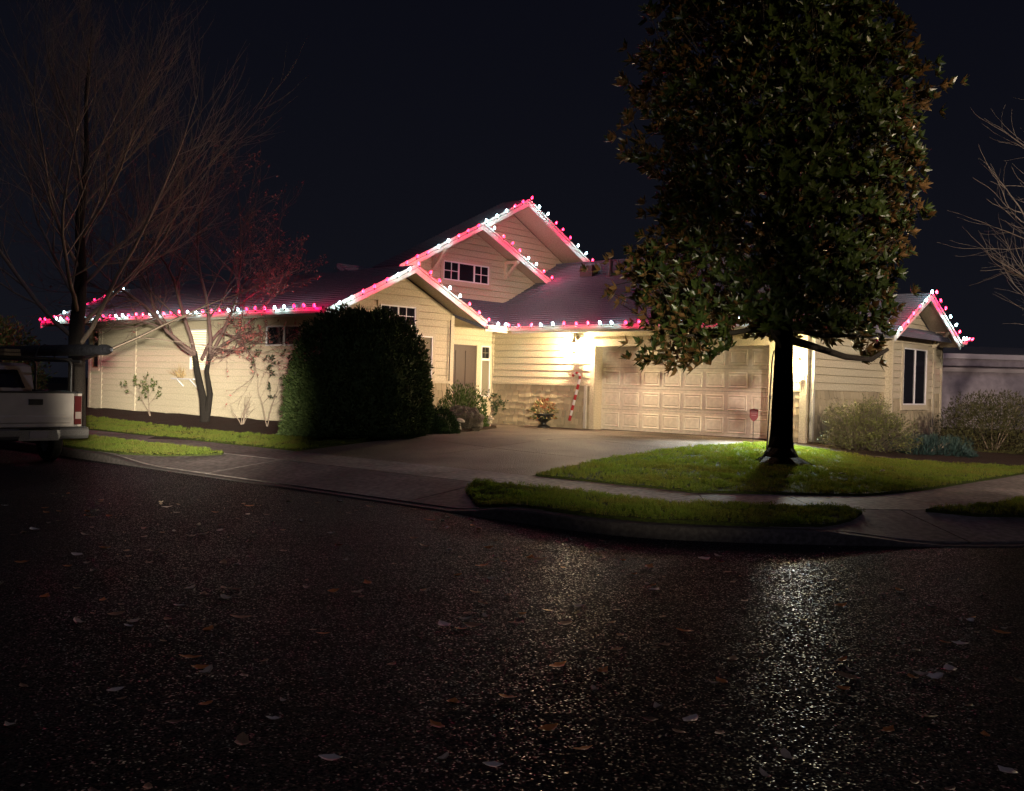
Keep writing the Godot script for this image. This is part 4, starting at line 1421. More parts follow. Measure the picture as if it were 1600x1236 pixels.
	shrub("round_shrub", "wide dim rounded shrub in front of the grey neighbouring house", c, Vector3(1.25, 1.35, 1.1), 15000, 0.07, 0.026, Color(0.03, 0.03, 0.012), Color(0.09, 0.085, 0.03), {lumps = 0.08, inner = 0.35, power = 2.8})
	# behind the truck
	c = house_ground(-19.5, 8.0)
	shrub("laurel_hedge", "tall green hedge beyond the far end of the wing", c, Vector3(2.4, 3.0, 1.6), 9000, 0.16, 0.07, Color(0.03, 0.06, 0.014), Color(0.09, 0.15, 0.03), {power = 3.0, lumps = 0.12, inner = 0.75, heart = 0.8, category = "hedge"})
	c = house_ground(-17.6, 10.4)
	shrub("laurel_hedge", "lower dark green hedge behind the pickup truck bed", c, Vector3(1.9, 1.75, 1.0), 8000, 0.13, 0.06, Color(0.02, 0.04, 0.012), Color(0.06, 0.09, 0.025), {power = 3.0, lumps = 0.12, inner = 0.75, heart = 0.8, category = "hedge"})
	c = house_ground(-21.5, 12.5)
	shrub("dark_evergreen", "tall dim evergreen tree at the left edge above the truck cab", c, Vector3(2.0, 4.4, 1.8), 9000, 0.2, 0.07, Color(0.014, 0.022, 0.01), Color(0.035, 0.05, 0.02), {power = 2.2, lumps = 0.2, inner = 0.7, heart = 0.7, category = "tree"})


# ---------------------------------------------------------------- the ground
func build_ground() -> void:
	var mb := MB.new()
	var r := 350.0
	var steps := 14
	for i in steps:
		for j in steps:
			var a := Vector3(-r + 2 * r * i / steps, 0, -r + 2 * r * j / steps)
			mb.quad(a, a + Vector3(2 * r / steps, 0, 0), a + Vector3(2 * r / steps, 0, 2 * r / steps), a + Vector3(0, 0, 2 * r / steps), Vector3.UP)
	structure("street", mb, M.asphalt)
	# the block behind the kerb
	var poly := PackedVector2Array()
	for i in range(0, KP.size(), 2):
		var p := KP[i] + KN[i] * 0.1
		poly.append(p)
	poly.append(Vector2(55, -110))
	poly.append(Vector2(-75, -110))
	structure("ground", sheet(poly, 3.0, -0.05), M.soil)
	# kerb
	mb = MB.new()
	for i in KP.size() - 1:
		if KS[i] < -32 or KS[i] > 42:
			continue
		var prof := func(k: int) -> Array:
			var h := kerb_height(KS[k])
			var out := []
			for e in [[0.0, -0.05], [0.012, h - 0.022], [0.034, h - 0.003], [0.16, h + 0.004], [0.17, h - 0.1]]:
				var p: Vector2 = KP[k] + KN[k] * e[0]
				out.append(Vector3(p.x, e[1], p.y))
			return out
		var a: Array = prof.call(i)
		var b: Array = prof.call(i + 1)
		var inn := Vector3(KN[i].x, 0, KN[i].y)
		var hints := [-inn, -inn + Vector3.UP, Vector3.UP, inn]
		for k in 4:
			mb.quad(a[k], b[k], b[k + 1], a[k + 1], hints[k])
	structure("kerb", mb, M.kerb)
	# aprons
	var ap := Node3D.new()
	ap.name = "driveway_apron"
	ap.set_meta("kind", "structure")
	add_child(ap)
	for s in [[-2.6, 1.1], [1.12, 3.5], [3.52, 5.9], [5.92, 8.2], [11.0, 13.2], [13.22, 15.6], [15.62, 18.6]]:
		obj("slab", ribbon(s[0], s[1], 0.172, 1.59, 0.0, 0.05), M.concrete, ap)
	# sidewalk
	var walk := Node3D.new()
	walk.name = "sidewalk"
	walk.set_meta("kind", "structure")
	add_child(walk)
	var s := -30.0
	while s < 40.0:
		obj("slab", ribbon(s + 0.007, s + 1.493, 1.6, 2.9, rnd(0.0, 0.004), 0.06), M.concrete, walk)
		s += 1.5
	# driveway
	var dw := Node3D.new()
	dw.name = "driveway"
	dw.set_meta("kind", "structure")
	add_child(dw)
	var drive := pv([[5.75, 9.19], [5.3, 6.8], [5.22, 3.0], [5.15, 0.0], [4.85, -0.28], [0, -0.28], [0, 0], [-3.6, 0.0], [-3.6, 1.6], [-2.3, 1.7], [-1.5, 2.05], [-0.85, 3.2], [-0.25, 4.6], [0.05, 6.0], [0.05, 7.6], [-0.15, 9.19]])
	for e in [[-4, 2.55], [2.565, 7]]:
		for g in [[-1, 1.9], [1.912, 4.3], [4.312, 6.7], [6.712, 9.5]]:
			for piece in Geometry2D.intersect_polygons(drive, rect(e[0], g[0], e[1], g[1])):
				var q := PackedVector2Array()
				for p in piece:
					var w := hw(p.x, 0, p.y)
					q.append(Vector2(w.x, w.z))
				obj("slab", sheet(q, 0.6, 0.0, 0.05), M.aggregate, dw)
	# beds
	var bed := house_poly([[-15.6, 5.9], [-3.0, 5.9], [-3.0, 2.1], [-2.3, 1.72], [-1.52, 2.08], [-0.88, 3.22], [-0.28, 4.6], [0.02, 6.0], [0.0, 6.7], [-0.9, 7.6], [-3, 8.0], [-6, 8.0], [-10, 7.7], [-15.6, 7.3]])
	structure("planting_bed", sheet(bed, 0.4, 0.05, 0.12, 0.03), M.mulch)
	bed = house_poly([[5.18, 0.0], [5.25, 0.75], [6.2, 0.9], [7.4, 1.5], [8.4, 1.5], [9.6, 0.4], [11.5, -1.8], [14, -4], [14, -9], [5.7, -9]])
	structure("planting_bed", sheet(bed, 0.4, 0.045, 0.12, 0.03), M.mulch)
	# turf
	var lawns := {}
	lawns.lawn_left = house_poly([[-32, 9.2], [-0.2, 9.2], [0.0, 7.7], [-0.1, 6.9], [-0.9, 7.62], [-3, 8.02], [-6, 8.02], [-10, 7.72], [-15.6, 7.32], [-32, 7.3]])
	var pts := PackedVector2Array()
	pts.append_array(house_poly([[5.24, 0.8], [5.28, 3.0], [5.36, 6.8], [5.8, 9.15]]))
	var q := 6.1
	while q < 34:
		pts.append(at_kerb(q, 2.92))
		q += 0.5
	pts.append_array(house_poly([[22, -12], [14, -4.0], [11.5, -1.78], [9.6, 0.42], [8.4, 1.52], [7.4, 1.52], [6.2, 0.92]]))
	lawns.lawn = pts
	var a := []
	for k in 56:
		a.append([-30.0 + k * 0.5, 0.19])
	a.append_array([[-1.9, 0.25], [-1.2, 0.75], [-0.45, 1.45], [-0.6, 1.57]])
	for k in 58:
		a.append([-1.0 - k * 0.5, 1.585])
	lawns.verge_left = kerb_poly(a)
	a = [[5.75, 1.585], [6.2, 0.95], [7.15, 0.22]]
	for k in 16:
		a.append([7.5 + k * 0.25, 0.19])
	a.append_array([[11.6, 0.3], [12.1, 0.8], [12.5, 1.35], [12.4, 1.56]])
	for k in 26:
		a.append([12.2 - k * 0.25, 1.585])
	lawns.verge = kerb_poly(a)
	a = [[13.7, 1.5], [14.5, 1.2], [16, 0.8], [18, 0.3]]
	for k in 30:
		a.append([18.5 + k * 0.5, 0.19])
	for k in 38:
		a.append([33.0 - k * 0.5, 1.585])
	lawns.verge_right = kerb_poly(a)
	# blades of grass, scattered over each piece of turf
	var tuft := []
	for k in 3:
		var g := MB.new()
		g.colored = true
		for i in 9:
			var b := Vector3(rnd(-0.03, 0.03), 0, rnd(-0.03, 0.03))
			var d := Vector3(rnd(-0.6, 0.6), 1, rnd(-0.6, 0.6)).normalized()
			var l := rnd(0.03, 0.065)
			var sd := d.cross(rdir()).normalized() * 0.004
			g.col = Color(0.07, 0.115, 0.018).lerp(Color(0.16, 0.2, 0.04), rng.randf()) if rng.randf() > 0.12 else Color(0.24, 0.19, 0.07)
			var m := b + d * l * 0.55
			var tip := b + d * l + Vector3(d.x, -0.2, d.z) * l * 0.35
			g.tri(b - sd, b + sd, m)
			g.tri(m - sd * 0.8, m + sd * 0.8, tip)
		tuft.append(g.mesh())
	var f := FastNoiseLite.new()
	f.frequency = 0.8
	for key in lawns:
		var area: PackedVector2Array = lawns[key]
		var plain: String = {lawn_left = "lawn", lawn = "lawn", verge_left = "verge", verge = "verge", verge_right = "verge"}[key]
		var mound := 0.035 if plain == "verge" else 0.03
		structure(plain if key == plain else plain + "_" + str(key).get_slice("_", 1), sheet(area, 0.5, mound, 0.12, 0.02), M.turf)
		var lo := area[0]
		var hi := area[0]
		for p in area:
			lo = lo.min(p)
			hi = hi.max(p)
		lo = lo.max(Vector2(-16, -34))
		hi = hi.min(Vector2(17, -9))
		var places := [[], [], []]
		var want := int((hi.x - lo.x) * (hi.y - lo.y) * (430 if plain == "verge" else 380))
		for i in want:
			var p := Vector2(rnd(lo.x, hi.x), rnd(lo.y, hi.y))
			if p.x < -0.62 * -p.y or p.x > 0.6 * -p.y:
				continue
			if not Geometry2D.is_point_in_polygon(p, area):
				continue
			var big := 1.0 + 0.9 * f.get_noise_2d(p.x * 2.5, p.y * 2.5) + (0.1 if plain == "verge" else 0.0)
			places[rng.randi() % 3].append(Transform3D(Basis(Vector3.UP, rnd(0, TAU)).scaled(Vector3(1, 1, 1) * maxf(0.6, big)), Vector3(p.x, ground(p.x, p.y) + mound - 0.004 + 0.02 * f.get_noise_2d(p.x, p.y) * 0.0, p.y)))
		var all := Node3D.new()
		all.name = numbered("grass")
		add_child(all)
		all.set_meta("kind", "stuff")
		all.set_meta("label", {lawn_left = "short dim grass of the lawn strip before the wing", lawn = "lit green grass of the lawn around the magnolia", verge_left = "dim grass of the verge beside the pickup truck", verge = "shaggy grass of the kerbside verge at the driveway", verge_right = "dim grass of the verge at the right edge"}[key])
		all.set_meta("category", "grass")
		for k in 3:
			if places[k].is_empty():
				continue
			var mm := MultiMesh.new()
			mm.transform_format = MultiMesh.TRANSFORM_3D
			mm.use_colors = true
			mm.mesh = tuft[k]
			mm.instance_count = places[k].size()
			for i in places[k].size():
				mm.set_instance_transform(i, places[k][i])
				var spot: Vector3 = places[k][i].origin
				var dry := clampf(0.35 + 1.1 * f.get_noise_2d(spot.x * 1.1 + 40, spot.z * 1.1), 0, 1) * rnd(0.5, 1.0)
				mm.set_instance_color(i, Color(1, 1, 1).lerp(Color(1.25, 0.8, 1.3), dry))
			var o := MultiMeshInstance3D.new()
			o.name = "blades"
			o.multimesh = mm
			o.material_override = M.grass
			all.add_child(o, true)

func build_litter() -> void:
	rng.seed = 404
	# curled dry leaves, a few shapes shared by all
	var shapes := []
	var tones := [Color(0.24, 0.15, 0.08), Color(0.42, 0.33, 0.24), Color(0.55, 0.48, 0.42), Color(0.12, 0.075, 0.05), Color(0.46, 0.17, 0.05)]
	for k in 10:
		var g := MB.new()
		g.colored = true
		g.col = tones[k % 5]
		var l := rnd(0.07, 0.13)
		var w := l * rnd(0.45, 0.75)
		var curl := rnd(0.2, 0.7)
		var rows := []
		for i in 6:
			var u := i / 5.0
			var half := w * 0.5 * sin(PI * clampf(u * 0.96 + 0.02, 0, 1)) * (1.0 + 0.2 * sin(u * 17.0 + k))
			var y := 0.006 + curl * l * pow(absf(u - 0.45) * 1.6, 2.0) * 0.6
			rows.append([Vector3((u - 0.5) * l, y + half * curl * 0.6, half), Vector3((u - 0.5) * l, y, 0), Vector3((u - 0.5) * l, y + half * curl * 0.8, -half)])
		for i in 5:
			for j in 2:
				g.quad(rows[i][j], rows[i + 1][j], rows[i + 1][j + 1], rows[i][j + 1], Vector3.UP)
		shapes.append(g.mesh())
	var placed := 0
	while placed < 290:
		var depth := lerpf(3.2, 13.5, pow(rng.randf(), 0.75))
		var x := rnd(-0.53, 0.53) * depth
		var z := -depth
		var p := Vector2(x, z)
		# in the street only
		var n := (HB.inverse() * (Vector3(x, 0, z) - O)).z
		if n < 12.35 or z < -10.6 and x > 0.3:
			continue
		var shape := rng.randi() % 10
		var o := obj("fallen_leaf", shapes[shape], M.dry_leaf)
		var what: String = ["brown", "tan", "pale", "dark brown", "orange"][shape % 5]
		tag(o, "%s curled leaf lying on the dark asphalt" % what, "leaf", "fallen %s leaves on the street" % what)
		o.transform = Transform3D(Basis(Vector3.UP, rnd(0, TAU)) * Basis(Vector3.RIGHT, rnd(-0.15, 0.15)) * Basis().scaled(Vector3.ONE * rnd(0.65, 1.2)), Vector3(x, 0.004, z))
		placed += 1
	# crumbs too small to count
	var mm := MultiMesh.new()
	mm.transform_format = MultiMesh.TRANSFORM_3D
	mm.mesh = shapes[1]
	mm.instance_count = 700
	for i in 700:
		var depth := lerpf(3.0, 14.0, rng.randf())
		mm.set_instance_transform(i, Transform3D(Basis(rdir(), rnd(0, TAU)).scaled(Vector3.ONE * rnd(0.06, 0.18)), Vector3(rnd(-0.55, 0.55) * depth, 0.004, minf(-depth, -3.0))))
	var o := MultiMeshInstance3D.new()
	o.name = "leaf_litter"
	o.multimesh = mm
	o.material_override = M.dry_leaf
	o.set_meta("kind", "stuff")
	tag(o, "tiny crumbs of leaf scattered over the asphalt", "litter")
	add_child(o)
	# two pale leaves on the lawn
	for e in [[5.95, -16.35, 1], [5.05, -15.55, 2]]:
		var q := obj("fallen_leaf", shapes[e[2]], M.dry_leaf)
		tag(q, "pale leaf lying on the green lawn right of the magnolia", "leaf", "pale leaves on the lawn")
		q.transform = Transform3D(Basis(Vector3.UP, rnd(0, TAU)).scaled(Vector3.ONE * 1.5), on_ground(e[0], e[1], 0.085))


# ---------------------------------------------------------------- things in the yard
func build_yard() -> void:
	rng.seed = 808
	# flower urn
	var at := hw(-1.3, 0, 0.5)
	at.y = ground(at.x, at.z)
	var t := thing("flower_urn", "black urn full of cream and orange flowers against the shingled wall", "planter", at, HB)
	var mb := MB.new()
	mb.lathe(pv([[0.0, 0.0], [0.17, 0.0], [0.17, 0.03], [0.07, 0.08], [0.07, 0.12], [0.2, 0.22], [0.25, 0.33], [0.27, 0.34], [0.27, 0.36], [0.24, 0.36], [0.22, 0.32], [0.0, 0.32]]), Vector3.ZERO, 18)
	obj("urn", mb, M.black, t)
	var lf := MB.new()
	lf.colored = true
	for k in 520:
		var p := shell(k, Vector3(0.36, 0.34, 0.32), 2.0, -0.3, 0.5) + Vector3(0, 0.38, 0)
		p.y = maxf(p.y, 0.24)
		var d := (Vector3(p.x, p.y - 0.3, p.z).normalized() + rdir() * 0.7).normalized()
		var u := rng.randf()
		lf.col = Color(0.4, 0.33, 0.18) if u < 0.38 else Color(0.42, 0.15, 0.05) if u < 0.5 else Color(0.05, 0.08, 0.02).lerp(Color(0.14, 0.15, 0.05), rng.randf())
		if p.x > 0.05 and p.y > 0.5 and u > 0.6:
			lf.col = Color(0.36, 0.13, 0.07)
		lf.leaf(p, d, d.cross(rdir()).normalized(), rnd(0.06, 0.1), rnd(0.035, 0.055), 0.15)
	obj("flowers", lf, M.soft_leaf, t)
	lf = MB.new()
	lf.colored = true
	for k in 16:
		lf.col = Color(0.3, 0.07, 0.04)
		var d := (Vector3.UP + rdir() * 0.55).normalized()
		lf.leaf(Vector3(rnd(-0.05, 0.05), 0.45, rnd(-0.05, 0.05)), d, d.cross(rdir()).normalized(), rnd(0.35, 0.5), 0.022, 0.1)
	obj("spiky_leaves", lf, M.soft_leaf, t)
	# candy cane leaning on the wall
	t = thing("candy_cane", "red and white striped candy cane hanging aslant on the wall by the garage door", "decoration", O + HB * Vector3(-0.76, 0.2, 0.10), HB)
	var path := PackedVector3Array()
	var dir := Vector3(0.28, 1.0, 0).normalized()
	for k in 17:
		path.append(dir * 1.13 * k / 16.0)
	var side := Vector3(-dir.y, dir.x, 0)
	var mid := dir * 1.13 + side * 0.12
	for k in range(1, 11):
		var a := PI * k / 10.0
		path.append(mid - side * 0.12 * cos(a) + dir * 0.12 * sin(a))
	for k in path.size() - 1:
		if k % 2:
			continue
		var a := path[k]
		var pts := PackedVector3Array([a])
		for j in range(1, 3):
			if k + j < path.size():
				pts.append(path[k + j])
		var rr := PackedFloat32Array()
		for p in pts:
			rr.append(0.036)
		mb = MB.new()
		mb.tube(pts, rr, 12)
		obj("stripe", mb, M.red if (k / 2) % 2 == 0 else M.white, t)
	# boulder
	at = house_ground(-0.95, 3.85, 0.0)
	var b := MB.new()
	var f := FastNoiseLite.new()
	f.seed = 3
	f.frequency = 1.6
	var shape := SphereMesh.new()
	shape.radial_segments = 28
	shape.rings = 16
	shape.radius = 1.0
	shape.height = 2.0
	var arr := shape.get_mesh_arrays()
	var vs: PackedVector3Array = arr[Mesh.ARRAY_VERTEX]
	var ix: PackedInt32Array = arr[Mesh.ARRAY_INDEX]
	for k in vs.size():
		var p := vs[k]
		var q := p * (1.0 + 0.5 * f.get_noise_3d(p.x, p.y, p.z) + 0.22 * f.get_noise_3d(p.x * 3, p.y * 3, p.z * 3))
		vs[k] = Vector3(q.x * 0.52, maxf(q.y * 0.33 + 0.2, -0.08), q.z * 0.38)
	for k in range(0, ix.size(), 3):
		b.tri_to(vs[ix[k]], vs[ix[k + 1]], vs[ix[k + 2]], vs[ix[k]] + vs[ix[k + 1]] + vs[ix[k + 2]] - Vector3.UP * 0.5)
	var o := obj("boulder", b, M.rock)
	o.transform = Transform3D(HB, at)
	tag(o, "rough brown boulder in the bed below the bright green shrub", "rock")
	# stone mushrooms
	for e in [[-0.42, 4.55, 1.0, "stone mushroom ornament at the boulder's foot, nearest the evergreen"], [-1.5, 2.42, 0.95, "stone mushroom ornament near the tip of the bed, by the camellia"]]:
		var m := thing("stone_mushroom", e[3], "ornament", house_ground(e[0], e[1], 0.03), HB)
		mb = MB.new()
		mb.lathe(pv([[0.0, -0.03], [0.075, -0.03], [0.07, 0.05], [0.05, 0.14], [0.055, 0.2], [0.0, 0.2]]), Vector3.ZERO, 12)
		obj("stem", mb, M.stone, m)
		mb = MB.new()
		mb.lathe(pv([[0.0, 0.185], [0.13, 0.175], [0.15, 0.19], [0.13, 0.235], [0.07, 0.27], [0.0, 0.28]]), Vector3.ZERO, 14)
		obj("cap", mb, M.stone, m)
	# yard sign
	at = on_ground(5.05, -21.35)
	t = thing("yard_sign", "small red shield-shaped sign on a thin stake at the lawn's edge", "sign", at)
	mb = MB.new()
	mb.tube(PackedVector3Array([Vector3(0, -0.1, 0), Vector3(0, 0.78, 0)]), PackedFloat32Array([0.007, 0.007]), 6)
	obj("stake", mb, M.iron, t)
	mb = MB.new()
	mb.extrude(pv([[-0.09, 0.76], [-0.09, 0.6], [-0.055, 0.54], [0, 0.505], [0.055, 0.54], [0.09, 0.6], [0.09, 0.76], [0.03, 0.765], [0, 0.775], [-0.03, 0.765]]), Vector3(0, 0, 0.008), Vector3.RIGHT, Vector3.UP, Vector3(0, 0, 0.006))
	obj("shield", mb, M.sign_red, t)
	mb = MB.new()
	for e in [[0.715, 0.06], [0.675, 0.066], [0.63, 0.05]]:
		mb.span(Vector3(-e[1], e[0], 0.0145), Vector3(e[1], e[0] + 0.016, 0.0165))
	obj("print", mb, M.sign_print, t)
	# thin post beside the trunk
	at = on_ground(4.86, -19.4)
	t = thing("garden_hook", "thin dark iron garden pole standing just left of the magnolia trunk", "pole", at)
	mb = MB.new()
	mb.tube(PackedVector3Array([Vector3(-0.01, -0.1, 0), Vector3(0.0, 0.2, 0), Vector3(0.045, 1.75, 0), Vector3(0.07, 1.95, 0), Vector3(0.14, 2.03, 0), Vector3(0.22, 1.98, 0), Vector3(0.24, 1.9, 0)]), PackedFloat32Array([0.02, 0.016, 0.014, 0.012, 0.011, 0.01, 0.009]), 8)
	obj("pole", mb, M.iron, t)
	mb = MB.new()
	mb.lathe(pv([[0.0, 0.0], [0.024, 0.0], [0.024, 0.07], [0.0, 0.07]]), Vector3(0.028, 1.05, 0), 8)
	obj("clamp", mb, M.iron, t)
	# window box with dry grass
	t = thing("window_box", "white shelf with a pot of dry grass below the lit window", "planter", O + HB * Vector3(-9.3, 1.0, 6.03), HB)
	mb = MB.new()
	mb.span(Vector3(-0.55, 0, 0), Vector3(0.6, 0.035, 0.24))
	obj("shelf", mb, M.white, t)
	mb = MB.new()
	mb.beam(Vector3(-0.3, -0.18, 0.01), Vector3(-0.3, 0.0, 0.2), 0.03, 0.03, Vector3.RIGHT)
	mb.beam(Vector3(0.35, -0.18, 0.01), Vector3(0.35, 0.0, 0.2), 0.03, 0.03, Vector3.RIGHT)
	obj("support", mb, M.white, t)
	lf = MB.new()
	lf.colored = true
	for k in 90:
		var d := (Vector3.UP * 0.9 + rdir() * 0.8).normalized()
		lf.col = Color(0.28, 0.2, 0.09).lerp(Color(0.4, 0.3, 0.15), rng.randf())
		lf.leaf(Vector3(-0.25 + rnd(-0.14, 0.14), 0.03, 0.12 + rnd(-0.04, 0.04)), d, d.cross(rdir()).normalized(), rnd(0.25, 0.5), 0.012, 0.1)
	obj("dry_grass", lf, M.soft_leaf, t)
	# neighbouring house on the right
	t = thing("neighbouring_house", "low grey house with pale trim bands beyond the right-hand gable", "house", Vector3(15.6, 0.1, -37.5), Basis(Vector3.UP, deg_to_rad(2.0)))
	mb = MB.new()
	mb.span(Vector3(0, -0.2, -7), Vector3(15, 2.62, 0))
	obj("wall", mb, M.neighbour, t)
	for y in [0.55, 1.1, 1.65]:
		mb = MB.new()
		mb.span(Vector3(0.0, y, 0), Vector3(15, y + 0.5, 0.02))
		obj("wall_panel", mb, M.neighbour, t)
	mb = MB.new()
	mb.span(Vector3(-0.1, 2.4, 0), Vector3(15.1, 2.53, 0.06))
	obj("trim_band", mb, M.neighbour_trim, t)
	mb = MB.new()
	mb.span(Vector3(-0.5, 2.86, 0.1), Vector3(15.5, 3.04, 0.5))
	obj("gutter", mb, M.neighbour_trim, t)
	mb = MB.new()
	mb.span(Vector3(-0.4, 2.6, -7.2), Vector3(15.4, 2.86, 0.4))
	obj("fascia", mb, M.neighbour, t)
	mb = MB.new()
	mb.extrude(pv([[0.5, 3.0], [-3.5, 3.5], [-7.5, 3.0]]), Vector3(-0.5, 0, 0), Vector3.BACK, Vector3.UP, Vector3(16, 0, 0))
	obj("roof", mb, M.roof, t)
	# unseen lamps out of view, placed to light wing, entry, crown, dormers and right end
	unseen_lamp("low unseen lamp behind the viewer, placed to light the left wing", Vector3(0.75, 0.0, 2.0), 2.0, hw(-9.5, 0.3, 6.0), LAMP_LEFT, Color(1.0, 0.95, 0.86), 5.9)
	unseen_lamp("low unseen lamp behind the viewer, placed to light the entry and the garage", Vector3(1.9, 0.0, 2.6), 2.3, hw(-0.8, 1.1, 0.0), LAMP_ENTRY, Color(1.0, 0.93, 0.8), 8.6)
	unseen_lamp("tall unseen lamp beside the viewer, placed to light the magnolia's crown", Vector3(9.6, 0.0, 2.0), 6.6, Vector3(5.6, 6.6, -17.4), LAMP_CROWN, Color(1.0, 0.88, 0.7), 13.5)
	unseen_lamp("tall unseen lamp behind the viewer, placed to light the dormers", Vector3(2.2, 0.0, 4.5), 6.4, hw(-3.6, 5.6, -0.6), LAMP_MID, Color(1.0, 0.94, 0.88), 6.0)
	unseen_lamp("unseen lamp to the right of the viewer, placed to light the right end of the house", Vector3(8.5, 0.0, 1.5), 6.2, Vector3(10.5, 1.6, -26.0), LAMP_RIGHT, Color(1.0, 0.91, 0.82), 18.0)

func unseen_lamp(label: String, foot: Vector3, high: float, aim: Vector3, energy: float, colour: Color, cone: float) -> void:  # a lamp out of view, its narrow beam aimed at one part
	var t := thing("unseen_lamp", label, "unseen lamp", foot)
	var mb := MB.new()
	mb.lathe(pv([[0.0, -0.1], [0.13, -0.1], [0.13, 0.25], [0.07, 0.32], [0.05, high - 0.1], [0.0, high - 0.1]]), Vector3.ZERO, 12)
	obj("post", mb, M.iron, t)
	mb = MB.new()
	mb.lathe(pv([[0.0, 0.5], [0.05, 0.48], [0.24, 0.3], [0.24, 0.27], [0.0, 0.3]]), Vector3(0, high, 0), 12)
	mb.lathe(pv([[0.0, -0.1], [0.09, -0.1], [0.09, -0.06], [0.0, -0.06]]), Vector3(0, high, 0), 12)
	for k in 4:
		var a := TAU * k / 4
		mb.tube(PackedVector3Array([Vector3(cos(a) * 0.085, high - 0.08, sin(a) * 0.085), Vector3(cos(a) * 0.2, high + 0.28, sin(a) * 0.2)]), PackedFloat32Array([0.008, 0.008]), 5)
	obj("head", mb, M.iron, t)
	mb = MB.new()
	mb.lathe(pv([[0.0, -0.05], [0.05, -0.03], [0.07, 0.05], [0.05, 0.14], [0.0, 0.16]]), Vector3(0, high, 0), 12)
	var bulb := obj("bulb", mb, glow(colour, 12.0), t)
	var sp := SpotLight3D.new()
	sp.name = "lamp_beam"
	sp.light_color = colour
	sp.light_energy = energy
	sp.light_size = 0.3
	sp.spot_angle = cone
	sp.spot_angle_attenuation = 1.0
	sp.spot_range = 80.0
	sp.spot_attenuation = 2.0
	sp.shadow_enabled = true
	bulb.add_child(sp)
	sp.position = Vector3(0, high + 0.05, 0)
	sp.basis = Basis.looking_at(aim - (foot + Vector3(0, high, 0)))


